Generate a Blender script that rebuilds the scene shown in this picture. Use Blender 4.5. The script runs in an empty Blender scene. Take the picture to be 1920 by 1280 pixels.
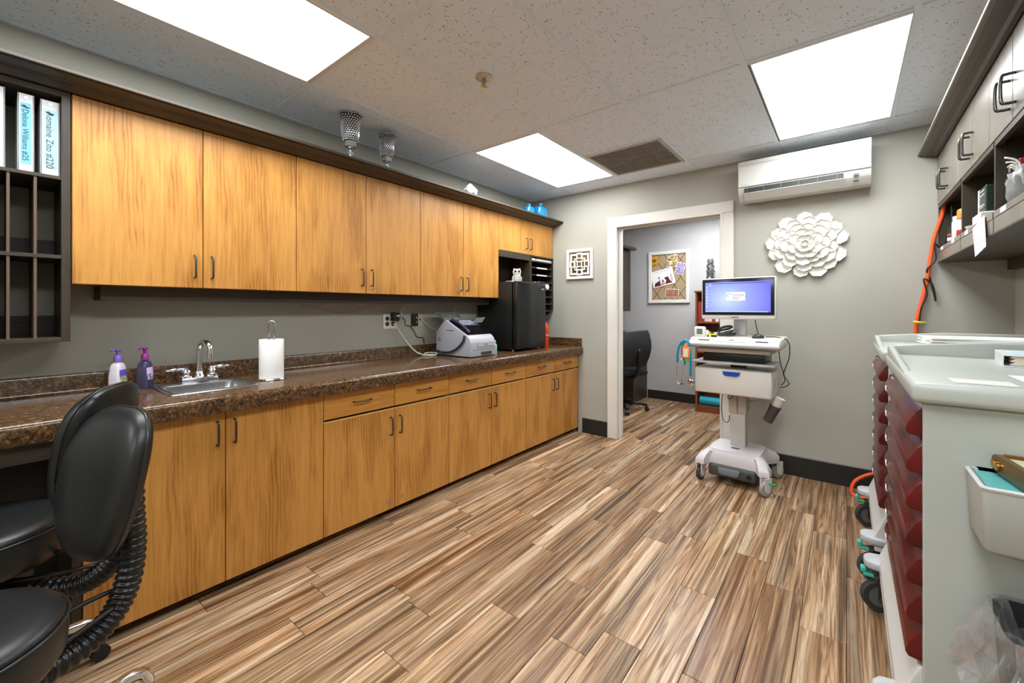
import bpy, bmesh, math, random
from mathutils import Vector, Matrix, Euler
random.seed(7)
PI = math.pi
C = bpy.context.scene.collection
S = bpy.context.scene

# ------------------------------------------------------------------ camera, world, exposure
cam = bpy.data.objects.new('camera', bpy.data.cameras.new('camera'))
C.objects.link(cam)
cam.location = (0, 0, 1.2456)
cam.rotation_euler = (PI / 2, 0, 0.6728)
cam.data.sensor_width = 36
cam.data.lens = 787.6 / 1920 * 36
cam.data.shift_y = -(640 - 580.1) / 1920
cam.data.clip_start = 0.02
S.camera = cam
S.world = bpy.data.worlds.new('world')
S.world.use_nodes = True
S.world.node_tree.nodes['Background'].inputs[0].default_value = (0.9, 0.95, 1, 1)
S.world.node_tree.nodes['Background'].inputs[1].default_value = 0.05
S.view_settings.view_transform = 'Standard'
S.view_settings.look = 'None'
S.view_settings.gamma = 1
S.view_settings.use_curve_mapping = False
S.view_settings.exposure = 1.55
S.cycles.diffuse_bounces = 10
S.cycles.max_bounces = 16
LENS = 6.0          # radiance of the troffer lenses

# ------------------------------------------------------------------ room measures (metres)
XL, XR, YB, YN, ZC = -2.737, 0.776, 3.787, -2.75, 2.44
OY0, OY1, OXL, OXR = 3.907, 5.85, -2.80, 0.35      # office behind the doorway
CT = 0.875                                          # counter top height
W = 0.4446                                          # cabinet door module
Y0 = 0.2182                                         # left end of the cabinet run
XLO, XUP = -2.146, -2.452                           # front planes of lower and upper doors

# ------------------------------------------------------------------ materials
def lin(c):
    f = lambda v: v / 12.92 if v <= .04045 else ((v + .055) / 1.055) ** 2.4
    return tuple(f(v / 255) for v in c) + (1,)

MATS = {}
def mat(name, rgb=(200, 200, 200), rough=.5, metal=0.0, spec=.5, coat=0, trans=0, ior=1.45, emit=None, es=0, alpha=1):
    if name in MATS: return MATS[name]
    m = bpy.data.materials.new(name); m.use_nodes = True
    b = m.node_tree.nodes['Principled BSDF']
    b.inputs['Base Color'].default_value = lin(rgb)
    b.inputs['Roughness'].default_value = rough
    b.inputs['Metallic'].default_value = metal
    b.inputs['Specular IOR Level'].default_value = spec
    b.inputs['Coat Weight'].default_value = coat
    b.inputs['Transmission Weight'].default_value = trans
    b.inputs['IOR'].default_value = ior
    b.inputs['Alpha'].default_value = alpha
    if emit:
        b.inputs['Emission Color'].default_value = lin(emit)
        b.inputs['Emission Strength'].default_value = es
    MATS[name] = m
    return m

class NT:
    """small node-tree helper"""
    def __init__(s, m):
        s.t = m.node_tree; s.n = s.t.nodes; s.b = s.n['Principled BSDF']
    def add(s, typ, **kw):
        n = s.n.new(typ)
        for k, v in kw.items(): setattr(n, k, v)
        return n
    def link(s, a, b): s.t.links.new(a, b)
    def coords(s, scale=(1, 1, 1), rnd=True):
        tc = s.add('ShaderNodeTexCoord'); mp = s.add('ShaderNodeMapping')
        mp.inputs['Scale'].default_value = scale
        if rnd:
            oi = s.add('ShaderNodeObjectInfo'); ml = s.add('ShaderNodeMath', operation='MULTIPLY')
            ml.inputs[1].default_value = 37.0
            s.link(oi.outputs['Random'], ml.inputs[0])
            va = s.add('ShaderNodeVectorMath', operation='ADD')
            s.link(tc.outputs['Object'], va.inputs[0]); s.link(ml.outputs[0], va.inputs[1])
            s.link(va.outputs[0], mp.inputs['Vector'])
        else:
            s.link(tc.outputs['Object'], mp.inputs['Vector'])
        return mp.outputs['Vector']
    def noise(s, vec, scale=5, detail=3, rough=.5, dist=0):
        n = s.add('ShaderNodeTexNoise')
        n.inputs['Scale'].default_value = scale; n.inputs['Detail'].default_value = detail
        n.inputs['Roughness'].default_value = rough; n.inputs['Distortion'].default_value = dist
        s.link(vec, n.inputs['Vector']); return n.outputs['Fac']
    def ramp(s, fac, stops, interp='LINEAR'):
        r = s.add('ShaderNodeValToRGB'); r.color_ramp.interpolation = interp
        e = r.color_ramp.elements
        while len(e) < len(stops): e.new(.5)
        for el, (p, c) in zip(e, stops):
            el.position = p; el.color = c if len(c) == 4 else lin(c)
        s.link(fac, r.inputs['Fac']); return r.outputs['Color']
    def mix(s, a, b, fac, mode='MIX'):
        m = s.add('ShaderNodeMix', data_type='RGBA', blend_type=mode)
        for sock, v in ((m.inputs[0], fac), (m.inputs[6], a), (m.inputs[7], b)):
            if hasattr(v, 'is_linked'): s.link(v, sock)
            elif isinstance(v, (int, float)): sock.default_value = v
            else: sock.default_value = v if len(v) == 4 else lin(v)
        return m.outputs[2]
    def bump(s, h, strength=.2, dist=.002):
        b = s.add('ShaderNodeBump'); b.inputs['Strength'].default_value = strength
        b.inputs['Distance'].default_value = dist
        s.link(h, b.inputs['Height']); s.link(b.outputs['Normal'], s.b.inputs['Normal'])
    def base(s, c): s.link(c, s.b.inputs['Base Color'])

def wood(name, rgb_lo, rgb_hi, axis='z', rough=.45, fine=1.0, contrast=.55, coat=0.0):
    m = mat(name, rgb_hi, rough, coat=coat); t = NT(m)
    st = lambda k: {'z': (1, 1, k), 'y': (1, k, 1), 'x': (k, 1, 1)}[axis]
    w = t.add('ShaderNodeTexWave', wave_type='RINGS', rings_direction='SPHERICAL')
    w.inputs['Scale'].default_value = 26; w.inputs['Distortion'].default_value = 9
    w.inputs['Detail'].default_value = 3; w.inputs['Detail Scale'].default_value = .9
    t.link(t.coords(st(.14)), w.inputs['Vector'])
    n = t.noise(t.coords(st(.02)), 330 * fine, 4, .65)
    n2 = t.noise(t.coords(st(.05)), 60 * fine, 3, .55)
    n0 = t.noise(t.coords(st(.2)), 4, 2, .5)
    mask = t.ramp(t.noise(t.coords(st(.22)), 9, 2, .5), [(.49, (0, 0, 0)), (.60, (255, 255, 255))])
    ring = t.ramp(w.outputs['Fac'], [(.0, (44, 44, 44)), (.28, (140, 140, 140)), (1, (166, 166, 166))])
    g = t.mix(n, n2, .45)
    g = t.mix(g, ring, t.mix((26, 26, 26), (190, 190, 190), mask))
    g = t.mix(g, n0, .22)
    lo = .5 - contrast / 2
    t.base(t.ramp(g, [(lo, rgb_lo), (.5 + contrast * .08, rgb_hi), (.5 + contrast * .7, tuple(min(255, int(c * 1.07)) for c in rgb_hi))]))
    t.bump(n, .10, .001)
    return m

OAK = wood('oak_vertical', (148, 92, 30), (202, 144, 70), 'z', .40, 1, .46)
OAKH = wood('oak_horizontal', (148, 90, 28), (200, 140, 62), 'y', .40, 1, .46)
DARK = wood('espresso_wood', (34, 28, 21), (60, 51, 40), 'z', .45, 1, .6)
DARKH = wood('espresso_wood_horizontal', (38, 31, 24), (66, 56, 45), 'y', .42, 1, .6)
LAMI = wood('grey_brown_laminate', (92, 85, 76), (128, 121, 110), 'z', .28, 1, .6)
CHERRY = wood('cherry_wood', (86, 44, 22), (132, 74, 40), 'z', .4, 1, .6)
EDGE = mat('oak_lit_edge', (222, 180, 112), .45)  # paler oak, the light on door top edges put into the colour

def paint(name, rgb, bump=.25):
    m = mat(name, rgb, .55, spec=.35); t = NT(m)
    v = t.coords((1, 1, 1), False)
    n = t.noise(v, 160, 3, .6); n2 = t.noise(v, 1.3, 2)
    c2 = tuple(int(c * .93) for c in rgb)
    t.base(t.ramp(n2, [(.3, c2), (.7, rgb)]))
    t.bump(n, bump, .002)
    return m
PAINT = paint('sage_grey_paint', (176, 174, 162))
OPAINT = paint('office_grey_paint', (192, 190, 190))
TRIMW = paint('white_trim_paint', (226, 222, 212), .05)

def granite():
    m = mat('granite_laminate', (90, 66, 46), .16, spec=.55); t = NT(m)
    v = t.coords((1, 1, 1), False)
    n = t.noise(v, 74, 5, .78, .6); n2 = t.noise(v, 30, 3, .6)
    a = t.ramp(n, [(.38, (22, 16, 11)), (.47, (62, 43, 27)), (.55, (104, 74, 46)), (.68, (182, 146, 104))])
    b = t.ramp(n2, [(.35, (36, 26, 18)), (.65, (120, 88, 58))])
    t.base(t.mix(a, b, .3))
    return m
GRANITE = granite()

def plank_mat():
    m = mat('wood_look_plank', (140, 105, 75), .34, spec=.45); t = NT(m)
    v = t.coords((1, .035, 1))
    wide = t.noise(v, 22, 2, .5, .3)
    v2 = t.coords((1, .016, 1)); mid = t.noise(v2, 60, 3, .55)
    v3 = t.coords((1, .03, 1)); fine = t.noise(v3, 340, 3, .6)
    tint = t.noise(t.coords((1, .03, 1)), 7, 1, .4)
    c = t.ramp(wide, [(.36, (52, 38, 26)), (.43, (78, 58, 40)), (.442, (146, 114, 82)), (.485, (168, 134, 98)), (.495, (92, 68, 47)), (.525, (124, 95, 67)), (.535, (182, 148, 112)), (.585, (202, 170, 134)), (.60, (112, 84, 60)), (.63, (140, 108, 78)), (.64, (232, 212, 186))])
    c = t.mix(c, t.ramp(mid, [(.37, (36, 24, 16)), (.5, (148, 110, 76)), (.64, (236, 212, 180))]), .40)
    c = t.mix(c, t.ramp(tint, [(.50, (146, 114, 82)), (.66, (206, 128, 56))]), .14)
    c = t.mix(c, t.ramp(fine, [(.34, (40, 28, 20)), (.52, (255, 255, 255))]), .36, 'MULTIPLY')
    oi = t.add('ShaderNodeObjectInfo')
    br = t.ramp(oi.outputs['Random'], [(0, (206, 196, 186)), (1, (255, 252, 246))])
    c = t.mix(c, br, 1.0, 'MULTIPLY')
    g = t.add('ShaderNodeGamma'); g.inputs[1].default_value = .90
    t.link(c, g.inputs[0]); c = g.outputs[0]
    t.base(c); t.bump(fine, .12, .0012)
    return m
PLANK = plank_mat()

def tile_mat():
    m = mat('mineral_fibre_tile', (230, 241, 254), .9, spec=.1); t = NT(m)
    v = t.coords((1, 1, .3))
    vo = t.add('ShaderNodeTexVoronoi'); vo.inputs['Scale'].default_value = 95
    t.link(v, vo.inputs['Vector'])
    n = t.noise(v, 30, 3, .6)
    hole = t.ramp(vo.outputs['Distance'], [(.20, (0, 0, 0)), (.28, (255, 255, 255))])
    keep = t.ramp(n, [(.52, (255, 255, 255)), (.58, (0, 0, 0))])
    f = t.mix(hole, keep, 1.0, 'LIGHTEN')
    t.base(t.mix((66, 66, 68), (230, 241, 254), f))
    t.bump(f, .3, .002)
    return m
TILE = tile_mat()
TBAR = mat('ceiling_grid_white', (226, 236, 246), .5)

def leather():
    m = mat('black_vinyl', (30, 31, 31), .36, spec=.5); t = NT(m)
    v = t.coords((1, 1, 1), False); n = t.noise(v, 420, 3, .6); n2 = t.noise(v, 9, 3, .5)
    t.bump(t.mix(n, n2, .6), .14, .004)
    return m
VINYL = leather()
CHROME = mat('chrome', (225, 226, 230), .08, 1)
STEEL = mat('brushed_steel', (178, 180, 182), .24, 1)
NICKEL = mat('dark_nickel', (104, 96, 90), .28, 1)
BLACK = mat('black_plastic', (22, 22, 22), .4)
SATIN = mat('black_satin', (25, 25, 24), .33)
WHITE = mat('white_plastic', (226, 223, 217), .35)
OFFW = mat('off_white_plastic', (205, 201, 192), .4)
LGREY = mat('light_grey_plastic', (178, 180, 182), .4)
MGREY = mat('mid_grey_plastic', (112, 112, 112), .45)
CARTG = mat('cart_grey_plastic', (172, 176, 169), .38)
CARTW = mat('cart_white', (200, 201, 198), .4)
PAPER = mat('paper_white', (238, 237, 234), .8)
RUBBER = mat('rubber', (52, 53, 52), .7)
TEALP = mat('teal_plastic', (60, 176, 158), .4)
BASEB = mat('black_vinyl_base', (34, 33, 31), .42)
DGLASS = mat('dark_glass', (14, 15, 18), .08)
GREENP = mat('green_plastic', (20, 150, 70), .4)
def red_mat():
    m = mat('red_translucent_drawer', (110, 24, 24), .24, spec=.35); t = NT(m)
    n = t.noise(t.coords((1, 1, 1)), 7, 2)
    t.base(t.ramp(n, [(.35, (66, 15, 14)), (.65, (98, 26, 22))])); return m
RED = red_mat()

# ------------------------------------------------------------------ mesh builder
class MB:
    def __init__(s): s.bm = bmesh.new()
    def _xf(s, vs, M):
        if M is not None: bmesh.ops.transform(s.bm, matrix=M, verts=vs)
    def box(s, x0, x1, y0, y1, z0, z1, bev=0.0, seg=1, M=None):
        r = bmesh.ops.create_cube(s.bm, size=1)
        vs = r['verts']
        for v in vs:
            v.co = Vector(((x0 + x1) / 2 + v.co.x * (x1 - x0), (y0 + y1) / 2 + v.co.y * (y1 - y0), (z0 + z1) / 2 + v.co.z * (z1 - z0)))
        if bev > 0:
            es = list({e for v in vs for e in v.link_edges})
            r = bmesh.ops.bevel(s.bm, geom=es, offset=bev, segments=seg, affect='EDGES', profile=.5)
            vs = list({v for f in r['faces'] for v in f.verts} | {v for v in vs if v.is_valid})
        s._xf(vs, M); return s
    def prism(s, pts, a0, a1, axis='y', bev=0.0, seg=2, M=None):
        """closed 2D outline extruded along an axis. pts: axis y -> (x,z); x -> (y,z); z -> (x,y)"""
        def mk(p, a): return {'y': (p[0], a, p[1]), 'x': (a, p[0], p[1]), 'z': (p[0], p[1], a)}[axis]
        A = [s.bm.verts.new(mk(p, a0)) for p in pts]; B = [s.bm.verts.new(mk(p, a1)) for p in pts]
        fs = [s.bm.faces.new(A), s.bm.faces.new(B[::-1])]
        n = len(pts)
        for i in range(n): fs.append(s.bm.faces.new((A[i], B[i], B[(i + 1) % n], A[(i + 1) % n])))
        bmesh.ops.recalc_face_normals(s.bm, faces=fs)
        vs = A + B
        if bev > 0:
            es = list({e for v in vs for e in v.link_edges})
            r = bmesh.ops.bevel(s.bm, geom=es, offset=bev, segments=seg, affect='EDGES', profile=.5)
            vs = list({v for f in r['faces'] for v in f.verts} | {v for v in vs if v.is_valid})
        s._xf(vs, M); return s
    def lathe(s, prof, n=24, M=None, sx=1, sy=1, wob=None):
        """profile of (r,z) turned about z"""
        rings = []; allv = []
        for (r, z) in prof:
            if r < 1e-6: ring = [s.bm.verts.new((0, 0, z))]
            else:
                ring = []
                for k in range(n):
                    a = 2 * PI * k / n; q = r * (wob(a, z) if wob else 1)
                    ring.append(s.bm.verts.new((q * math.cos(a) * sx, q * math.sin(a) * sy, z)))
            rings.append(ring); allv += ring
        fs = []
        ring_shape = len(rings[0]) > 2 and len(rings[-1]) > 2
        for A, B in zip(rings, rings[1:] + ([rings[0]] if ring_shape else [])):
            for k in range(n):
                a, b = A[k % len(A)], A[(k + 1) % n % len(A)]; c, d = B[(k + 1) % n % len(B)], B[k % len(B)]
                vs = []
                for v in (a, b, c, d):
                    if v not in vs: vs.append(v)
                if len(vs) > 2: fs.append(s.bm.faces.new(vs))
        for R in (rings[0], rings[-1]):
            if len(R) > 2 and not ring_shape:
                fs.append(s.bm.faces.new(R))
        bmesh.ops.recalc_face_normals(s.bm, faces=fs)
        s._xf(allv, M); return s
    def tube(s, pts, r, n=8, M=None, rad=None, closed=False, smooth=0):
        P = [Vector(p) for p in pts]
        if smooth:
            Q = []
            m = len(P)
            rng = range(m) if closed else range(m - 1)
            for i in rng:
                p0 = P[(i - 1) % m] if (closed or i > 0) else P[i]; p1 = P[i]; p2 = P[(i + 1) % m]
                p3 = P[(i + 2) % m] if (closed or i + 2 < m) else p2
                for j in range(smooth):
                    t = j / smooth
                    Q.append(.5 * ((2 * p1) + (p2 - p0) * t + (2 * p0 - 5 * p1 + 4 * p2 - p3) * t * t + (3 * p1 - p0 - 3 * p2 + p3) * t ** 3))
            if not closed: Q.append(P[-1])
            P = Q
        m = len(P); rings = []; allv = []; up = None
        for i, p in enumerate(P):
            if closed: d = P[(i + 1) % m] - P[i - 1]
            else: d = P[min(i + 1, m - 1)] - P[max(i - 1, 0)]
            if d.length < 1e-9: d = Vector((0, 0, 1))
            d.normalize()
            if up is None:
                up = Vector((0, 0, 1)) if abs(d.z) < .9 else Vector((1, 0, 0))
            a = d.cross(up)
            if a.length < 1e-6: a = d.cross(Vector((1, .3, 0)))
            a.normalize(); b = a.cross(d); b.normalize(); up = b
            rr = rad(i / (m - 1)) if rad else r
            ring = [s.bm.verts.new(p + (a * math.cos(2 * PI * k / n) + b * math.sin(2 * PI * k / n)) * rr) for k in range(n)]
            rings.append(ring); allv += ring
        fs = []
        pairs = list(zip(rings, rings[1:]))
        if closed: pairs.append((rings[-1], rings[0]))
        for A, B in pairs:
            for k in range(n): fs.append(s.bm.faces.new((A[k], A[(k + 1) % n], B[(k + 1) % n], B[k])))
        if not closed:
            fs.append(s.bm.faces.new(rings[0])); fs.append(s.bm.faces.new(rings[-1][::-1]))
        bmesh.ops.recalc_face_normals(s.bm, faces=fs)
        s._xf(allv, M); return s
    def cyl(s, p0, p1, r, n=16, r1=None):
        r1 = r if r1 is None else r1
        return s.tube([p0, p1], r, n, rad=lambda t: r + (r1 - r) * t)
    def loft(s, rings, cap=True, M=None):
        R = [[s.bm.verts.new(p) for p in ring] for ring in rings]; n = len(R[0]); fs = []
        for A, B in zip(R, R[1:]):
            for k in range(n): fs.append(s.bm.faces.new((A[k], A[(k + 1) % n], B[(k + 1) % n], B[k])))
        if cap: fs += [s.bm.faces.new(R[0]), s.bm.faces.new(R[-1])]
        bmesh.ops.recalc_face_normals(s.bm, faces=fs)
        s._xf([v for r in R for v in r], M); return s
    def grid(s, f, nu, nv):
        V = [[s.bm.verts.new(f(i / nu, j / nv)) for j in range(nv + 1)] for i in range(nu + 1)]
        for i in range(nu):
            for j in range(nv): s.bm.faces.new((V[i][j], V[i + 1][j], V[i + 1][j + 1], V[i][j + 1]))
        return s
    def raw(s, verts, faces):
        V = [s.bm.verts.new(v) for v in verts]
        for f in faces: s.bm.faces.new([V[i] for i in f])
        return s
    def build(s, name, material, parent=None, world=True, smooth=False, M=None, solid=0, sub=0):
        return link_bm(name, s.bm, material, parent, world, smooth, M, solid, sub)

WM, OFF, ROOT = {}, {}, {}
def link_bm(name, bm, material, parent=None, world=True, smooth=False, M=None, solid=0, sub=0):
    if M is not None: bmesh.ops.transform(bm, matrix=M, verts=bm.verts)
    if parent is not None:
        root = ROOT[parent.as_pointer()]
        if world: bmesh.ops.transform(bm, matrix=WM[root.as_pointer()].inverted(), verts=bm.verts)
    xs = [v.co for v in bm.verts]
    lo = Vector([min(v[i] for v in xs) for i in range(3)]); hi = Vector([max(v[i] for v in xs) for i in range(3)])
    c = (lo + hi) / 2
    if parent is None: c.z = lo.z
    bmesh.ops.translate(bm, vec=-c, verts=bm.verts)
    me = bpy.data.meshes.new(name); bm.to_mesh(me); bm.free()
    me.materials.append(material)
    for p in me.polygons: p.use_smooth = bool(smooth)
    if smooth and smooth is not True:
        try: me.set_sharp_from_angle(angle=math.radians(smooth))
        except Exception: pass
    o = bpy.data.objects.new(name, me); C.objects.link(o)
    place(o, c, parent)
    if solid:
        md = o.modifiers.new('thick', 'SOLIDIFY'); md.thickness = solid; md.offset = 0
    if sub:
        md = o.modifiers.new('sub', 'SUBSURF'); md.levels = sub; md.render_levels = sub
    return o
def place(o, c, parent):
    """c: position in root-local space (or world for a root)"""
    if parent is None:
        o.location = c; ROOT[o.as_pointer()] = o; OFF[o.as_pointer()] = Vector((0, 0, 0)); WM[o.as_pointer()] = Matrix.Translation(c)
    else:
        o.parent = parent; o.location = c - OFF[parent.as_pointer()]
        OFF[o.as_pointer()] = c.copy(); ROOT[o.as_pointer()] = ROOT[parent.as_pointer()]
def tag(o, label, cat=None, group=None, kind=None):
    o['label'] = label
    if cat: o['category'] = cat
    if group: o['group'] = group
    if kind: o['kind'] = kind
    return o
def thing(name, label, cat, loc=(0, 0, 0), rz=0, group=None, kind=None):
    o = bpy.data.objects.new(name, None); C.objects.link(o); o.empty_display_size = .05
    o.location = loc; o.rotation_euler = (0, 0, rz)
    WM[o.as_pointer()] = Matrix.Translation(Vector(loc)) @ Matrix.Rotation(rz, 4, 'Z')
    ROOT[o.as_pointer()] = o; OFF[o.as_pointer()] = Vector((0, 0, 0))
    return tag(o, label, cat, group, kind)
def struct(o, label): return tag(o, label, kind='structure')
def copy_mesh(src, name, loc, parent):
    """another object that shares src's mesh, centred at loc (root-local)"""
    o = bpy.data.objects.new(name, src.data); C.objects.link(o); place(o, Vector(loc), parent); return o
def dup_tree(o, parent=None):
    c = o.copy(); C.objects.link(c); c.parent = parent
    for ch in [x for x in o.children]: dup_tree(ch, c)
    return c
def text_obj(name, body, size, material, parent, M, align='CENTER', ext=.0004, shear=0):
    cu = bpy.data.curves.new(name, 'FONT'); cu.body = body; cu.size = size; cu.align_x = align; cu.align_y = 'CENTER'
    cu.extrude = ext; cu.shear = shear; cu.resolution_u = 3
    t = bpy.data.objects.new('tmp', cu); C.objects.link(t)
    bpy.context.view_layer.update()
    me = bpy.data.meshes.new_from_object(t.evaluated_get(bpy.context.evaluated_depsgraph_get()))
    bpy.data.objects.remove(t); bpy.data.curves.remove(cu)
    bm = bmesh.new(); bm.from_mesh(me); bpy.data.meshes.remove(me)
    return link_bm(name, bm, material, parent, True, False, M)
def frame_M(origin, xdir, ydir):
    x = Vector(xdir).normalized(); y = Vector(ydir).normalized(); z = x.cross(y)
    m = Matrix((x, y, z)).transposed().to_4x4(); m.translation = Vector(origin); return m

def box(name, b, material, parent=None, bev=0.0, seg=1, smooth=False):
    return MB().box(*b, bev=bev, seg=seg).build(name, material, parent, smooth=smooth)

# ================================================================== THE SETTING
# ---- floor: dark grout bed with planks as separate pieces
PW, PL = 0.147, 0.912
GROUT = mat('dark_grout', (44, 36, 30), .8)
fl = box('floor', (XL, XR, YN, OY0, -.06, -.006), GROUT)
struct(fl, 'wood-look plank floor of brown, tan and dark streaked boards')
fl2 = box('floor', (OXL, OXR, OY0, OY1, -.06, -.006), GROUT)
struct(fl2, 'streaked wood-look plank floor of the office beyond the doorway')
plank_cache = {}
def lay_planks(parent, x0, x1, y0, y1, seed):
    rnd = random.Random(seed)
    i0 = math.floor((x0 + .001) / PW) - 1
    k = i0
    while k * PW < x1:
        a, b = max(x0, k * PW), min(x1, (k + 1) * PW)
        if b - a > .012:
            off = {-1: 1.998, -2: 2.22}.get(k, rnd.random() * PL)
            j = math.floor((y0 - off) / PL)
            while off + j * PL < y1:
                c, d = max(y0, off + j * PL), min(y1, off + (j + 1) * PL)
                if d - c > .012:
                    key = (round(b - a, 3), round(d - c, 2))
                    ctr = Vector(((a + b) / 2, (c + d) / 2, -.002))
                    if key not in plank_cache:
                        w, l = (b - a) / 2 - .0009, (d - c) / 2 - .0009
                        o = MB().box(ctr.x - w, ctr.x + w, ctr.y - l, ctr.y + l, -.006, 0, bev=.0012).build('plank', PLANK, parent)
                        plank_cache[key] = o
                    else:
                        copy_mesh(plank_cache[key], 'plank', ctr - WM[parent.as_pointer()].translation, parent)
                j += 1
        k += 1
lay_planks(fl, XL, XR, YN, OY0, 3)
lay_planks(fl2, OXL, OXR, OY0, OY1, 5)

# ---- walls
T = .12
DX0, DX1, DZ = -1.722, -0.815, 2.03      # clear door opening
struct(box('wall_left', (XL - T, XL, YN - T, YB, -.06, 2.6), PAINT), 'sage grey painted wall behind the oak cabinets')
wb = MB()
wb.box(XL - T, DX0 - .02, YB, YB + T, -.06, 2.6).box(DX1 + .02, XR + T, YB, YB + T, -.06, 2.6).box(DX0 - .02, DX1 + .02, YB, YB + T, DZ + .02, 2.6)
struct(wb.build('wall_back', PAINT), 'sage grey end wall with the doorway and the air conditioner')
struct(box('wall_right', (XR, XR + T, YN - T, YB, -.06, 2.6), PAINT), 'sage grey painted wall behind the medication carts')
struct(box('wall_near', (XL, XR, YN - T, YN, -.06, 2.6), PAINT), 'sage grey painted wall behind the viewer')
struct(box('wall_office_back', (OXL - T, OXR + T, OY1, OY1 + T, -.06, 2.6), OPAINT), 'grey office wall behind the pin board')
struct(box('wall_office_left', (OXL - T, OXL, OY0, OY1, -.06, 2.6), OPAINT), 'grey office wall behind the desk')
struct(box('wall_office_right', (OXR, OXR + T, OY0, OY1, -.06, 2.6), OPAINT), 'grey office wall right of the bookcase')

# ---- baseboards
def bb(name, b, label):
    struct(box(name, b, BASEB, bev=.003), label)
bb('baseboard_back_left', (-2.10, -1.825, YB - .012, YB, .0005, .148), 'black vinyl baseboard between oak cabinets and door casing')
bb('baseboard_back_right', (-.722, XR, YB - .012, YB, .0005, .148), 'black vinyl baseboard behind the computer cart')
bb('baseboard_right', (XR - .012, XR, YN, YB - .014, .0005, .148), 'black vinyl baseboard behind the medication carts')
bb('baseboard_office_back', (-2.2, OXR, OY1 - .012, OY1, .0005, .12), 'black vinyl baseboard under the office pin board')

# ---- door casing
d1 = thing('door_1', 'white painted doorway casing opening into the grey office', None, ((DX0 + DX1) / 2, YB, 0), kind='structure')
cw = .1
def casing(b): box('casing', b, TRIMW, d1, bev=.004)
casing((DX0 - cw, DX0 - .006, YB - .016, YB - .0005, .0005, DZ + .006))
casing((DX1 + .006, DX1 + cw, YB - .016, YB - .0005, .0005, DZ + .006))
casing((DX0 - cw, DX1 + cw, YB - .016, YB - .0005, DZ + .007, DZ + cw))
for b in ((DX0 - .019, DX0, YB - .02, YB + T + .01, .0005, DZ), (DX1, DX1 + .019, YB - .02, YB + T + .01, .0005, DZ), (DX0 - .019, DX1 + .019, YB - .02, YB + T + .01, DZ + .0005, DZ + .019)):
    box('jamb', b, TRIMW, d1, bev=.003)
for b in ((DX0, DX0 + .012, YB + .03, YB + .065, .0005, DZ - .013), (DX1 - .012, DX1, YB + .03, YB + .065, .0005, DZ - .013), (DX0, DX1, YB + .03, YB + .065, DZ - .012, DZ)):
    box('door_stop', b, TRIMW, d1, bev=.002)

# ---- suspended ceiling: slab, tiles and grid bars
ce = box('ceiling', (XL, XR, YN, YB, 2.48, 2.56), TBAR)
struct(ce, 'suspended ceiling of white speckled fibre tiles in a white grid')
ce2 = box('ceiling', (OXL, OXR, OY0, OY1, 2.48, 2.56), TBAR)
struct(ce2, 'white office ceiling beyond the doorway')
box('tile', (OXL, OXR, OY0, OY1, ZC, ZC + .015), TILE, ce2)
GX = [XL, -2.22, -1.61, -1.0, -.39, .22, XR]
GY = [YN, -2.58, -1.36, -.14, 1.08, 2.30, 3.52, YB]
LIGHTS = [(1, 3), (1, 5), (4, 5), (4, 3), (1, 1), (4, 1)]       # (column, row) cells that hold a light
tile_cache = {}
def tile(a, b, c, d):
    key = (round(b - a, 3), round(d - c, 3)); ctr = Vector(((a + b) / 2, (c + d) / 2, ZC + .009))
    if key in tile_cache: copy_mesh(tile_cache[key], 'tile', ctr - WM[ce.as_pointer()].translation, ce)
    else: tile_cache[key] = MB().box(a + .002, b - .002, c + .002, d - .002, ZC + .001, ZC + .017, bev=.001).build('tile', TILE, ce)
for i in range(6):
    for j in range(7):
        if (i, j) in LIGHTS: continue
        if (i, j) == (2, 5):
            tile(GX[i], GX[i + 1], GY[j], 2.91); continue
        if (i, j) == (0, 5):
            tile(GX[i], GX[i + 1], GY[j], GY[j + 1]); continue
        tile(GX[i], GX[i + 1], GY[j], GY[j + 1])
for x in GX[1:-1]: box('grid_bar', (x - .012, x + .012, YN, YB, ZC - .005, ZC + .002), TBAR, ce)
for y in GY[1:-1]:
    for a, b in zip(GX, GX[1:]):
        box('grid_bar', (a + .0125, b - .0125, y - .012, y + .012, ZC - .0045, ZC + .002), TBAR, ce)
box('grid_bar', (GX[2] + .0125, GX[3] - .0125, 2.898, 2.922, ZC - .0045, ZC + .002), TBAR, ce)
for b in ((XL, XL + .022, YN, YB, ZC - .004, ZC + .0015), (XR - .022, XR, YN, YB, ZC - .004, ZC + .0015), (XL + .022, XR - .022, YB - .022, YB, ZC - .004, ZC + .0015), (XL + .022, XR - .022, YN, YN + .022, ZC - .004, ZC + .0015)):
    box('wall_angle', b, TBAR, ce)

# ---- fluorescent troffers
def lens_mat(name='lit_prismatic_lens', k=1.0):
    m = mat(name, (245, 245, 245), .4); t = NT(m)
    tc = t.add('ShaderNodeTexCoord'); sp = t.add('ShaderNodeSeparateXYZ'); t.link(tc.outputs['Object'], sp.inputs[0])
    w = t.add('ShaderNodeMath', operation='MULTIPLY'); w.inputs[1].default_value = 2 * PI / .19; t.link(sp.outputs['X'], w.inputs[0])
    c = t.add('ShaderNodeMath', operation='COSINE'); t.link(w.outputs[0], c.inputs[0])
    mr = t.add('ShaderNodeMapRange'); mr.inputs[1].default_value = -1; mr.inputs[2].default_value = 1
    mr.inputs[3].default_value = LENS * .72 * k; mr.inputs[4].default_value = LENS * 1.2 * k
    t.link(c.outputs[0], mr.inputs[0]); t.link(mr.outputs[0], t.b.inputs['Emission Strength'])
    t.b.inputs['Emission Color'].default_value = (.93, .97, 1.0, 1)
    return m
LENSM = lens_mat()
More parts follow.
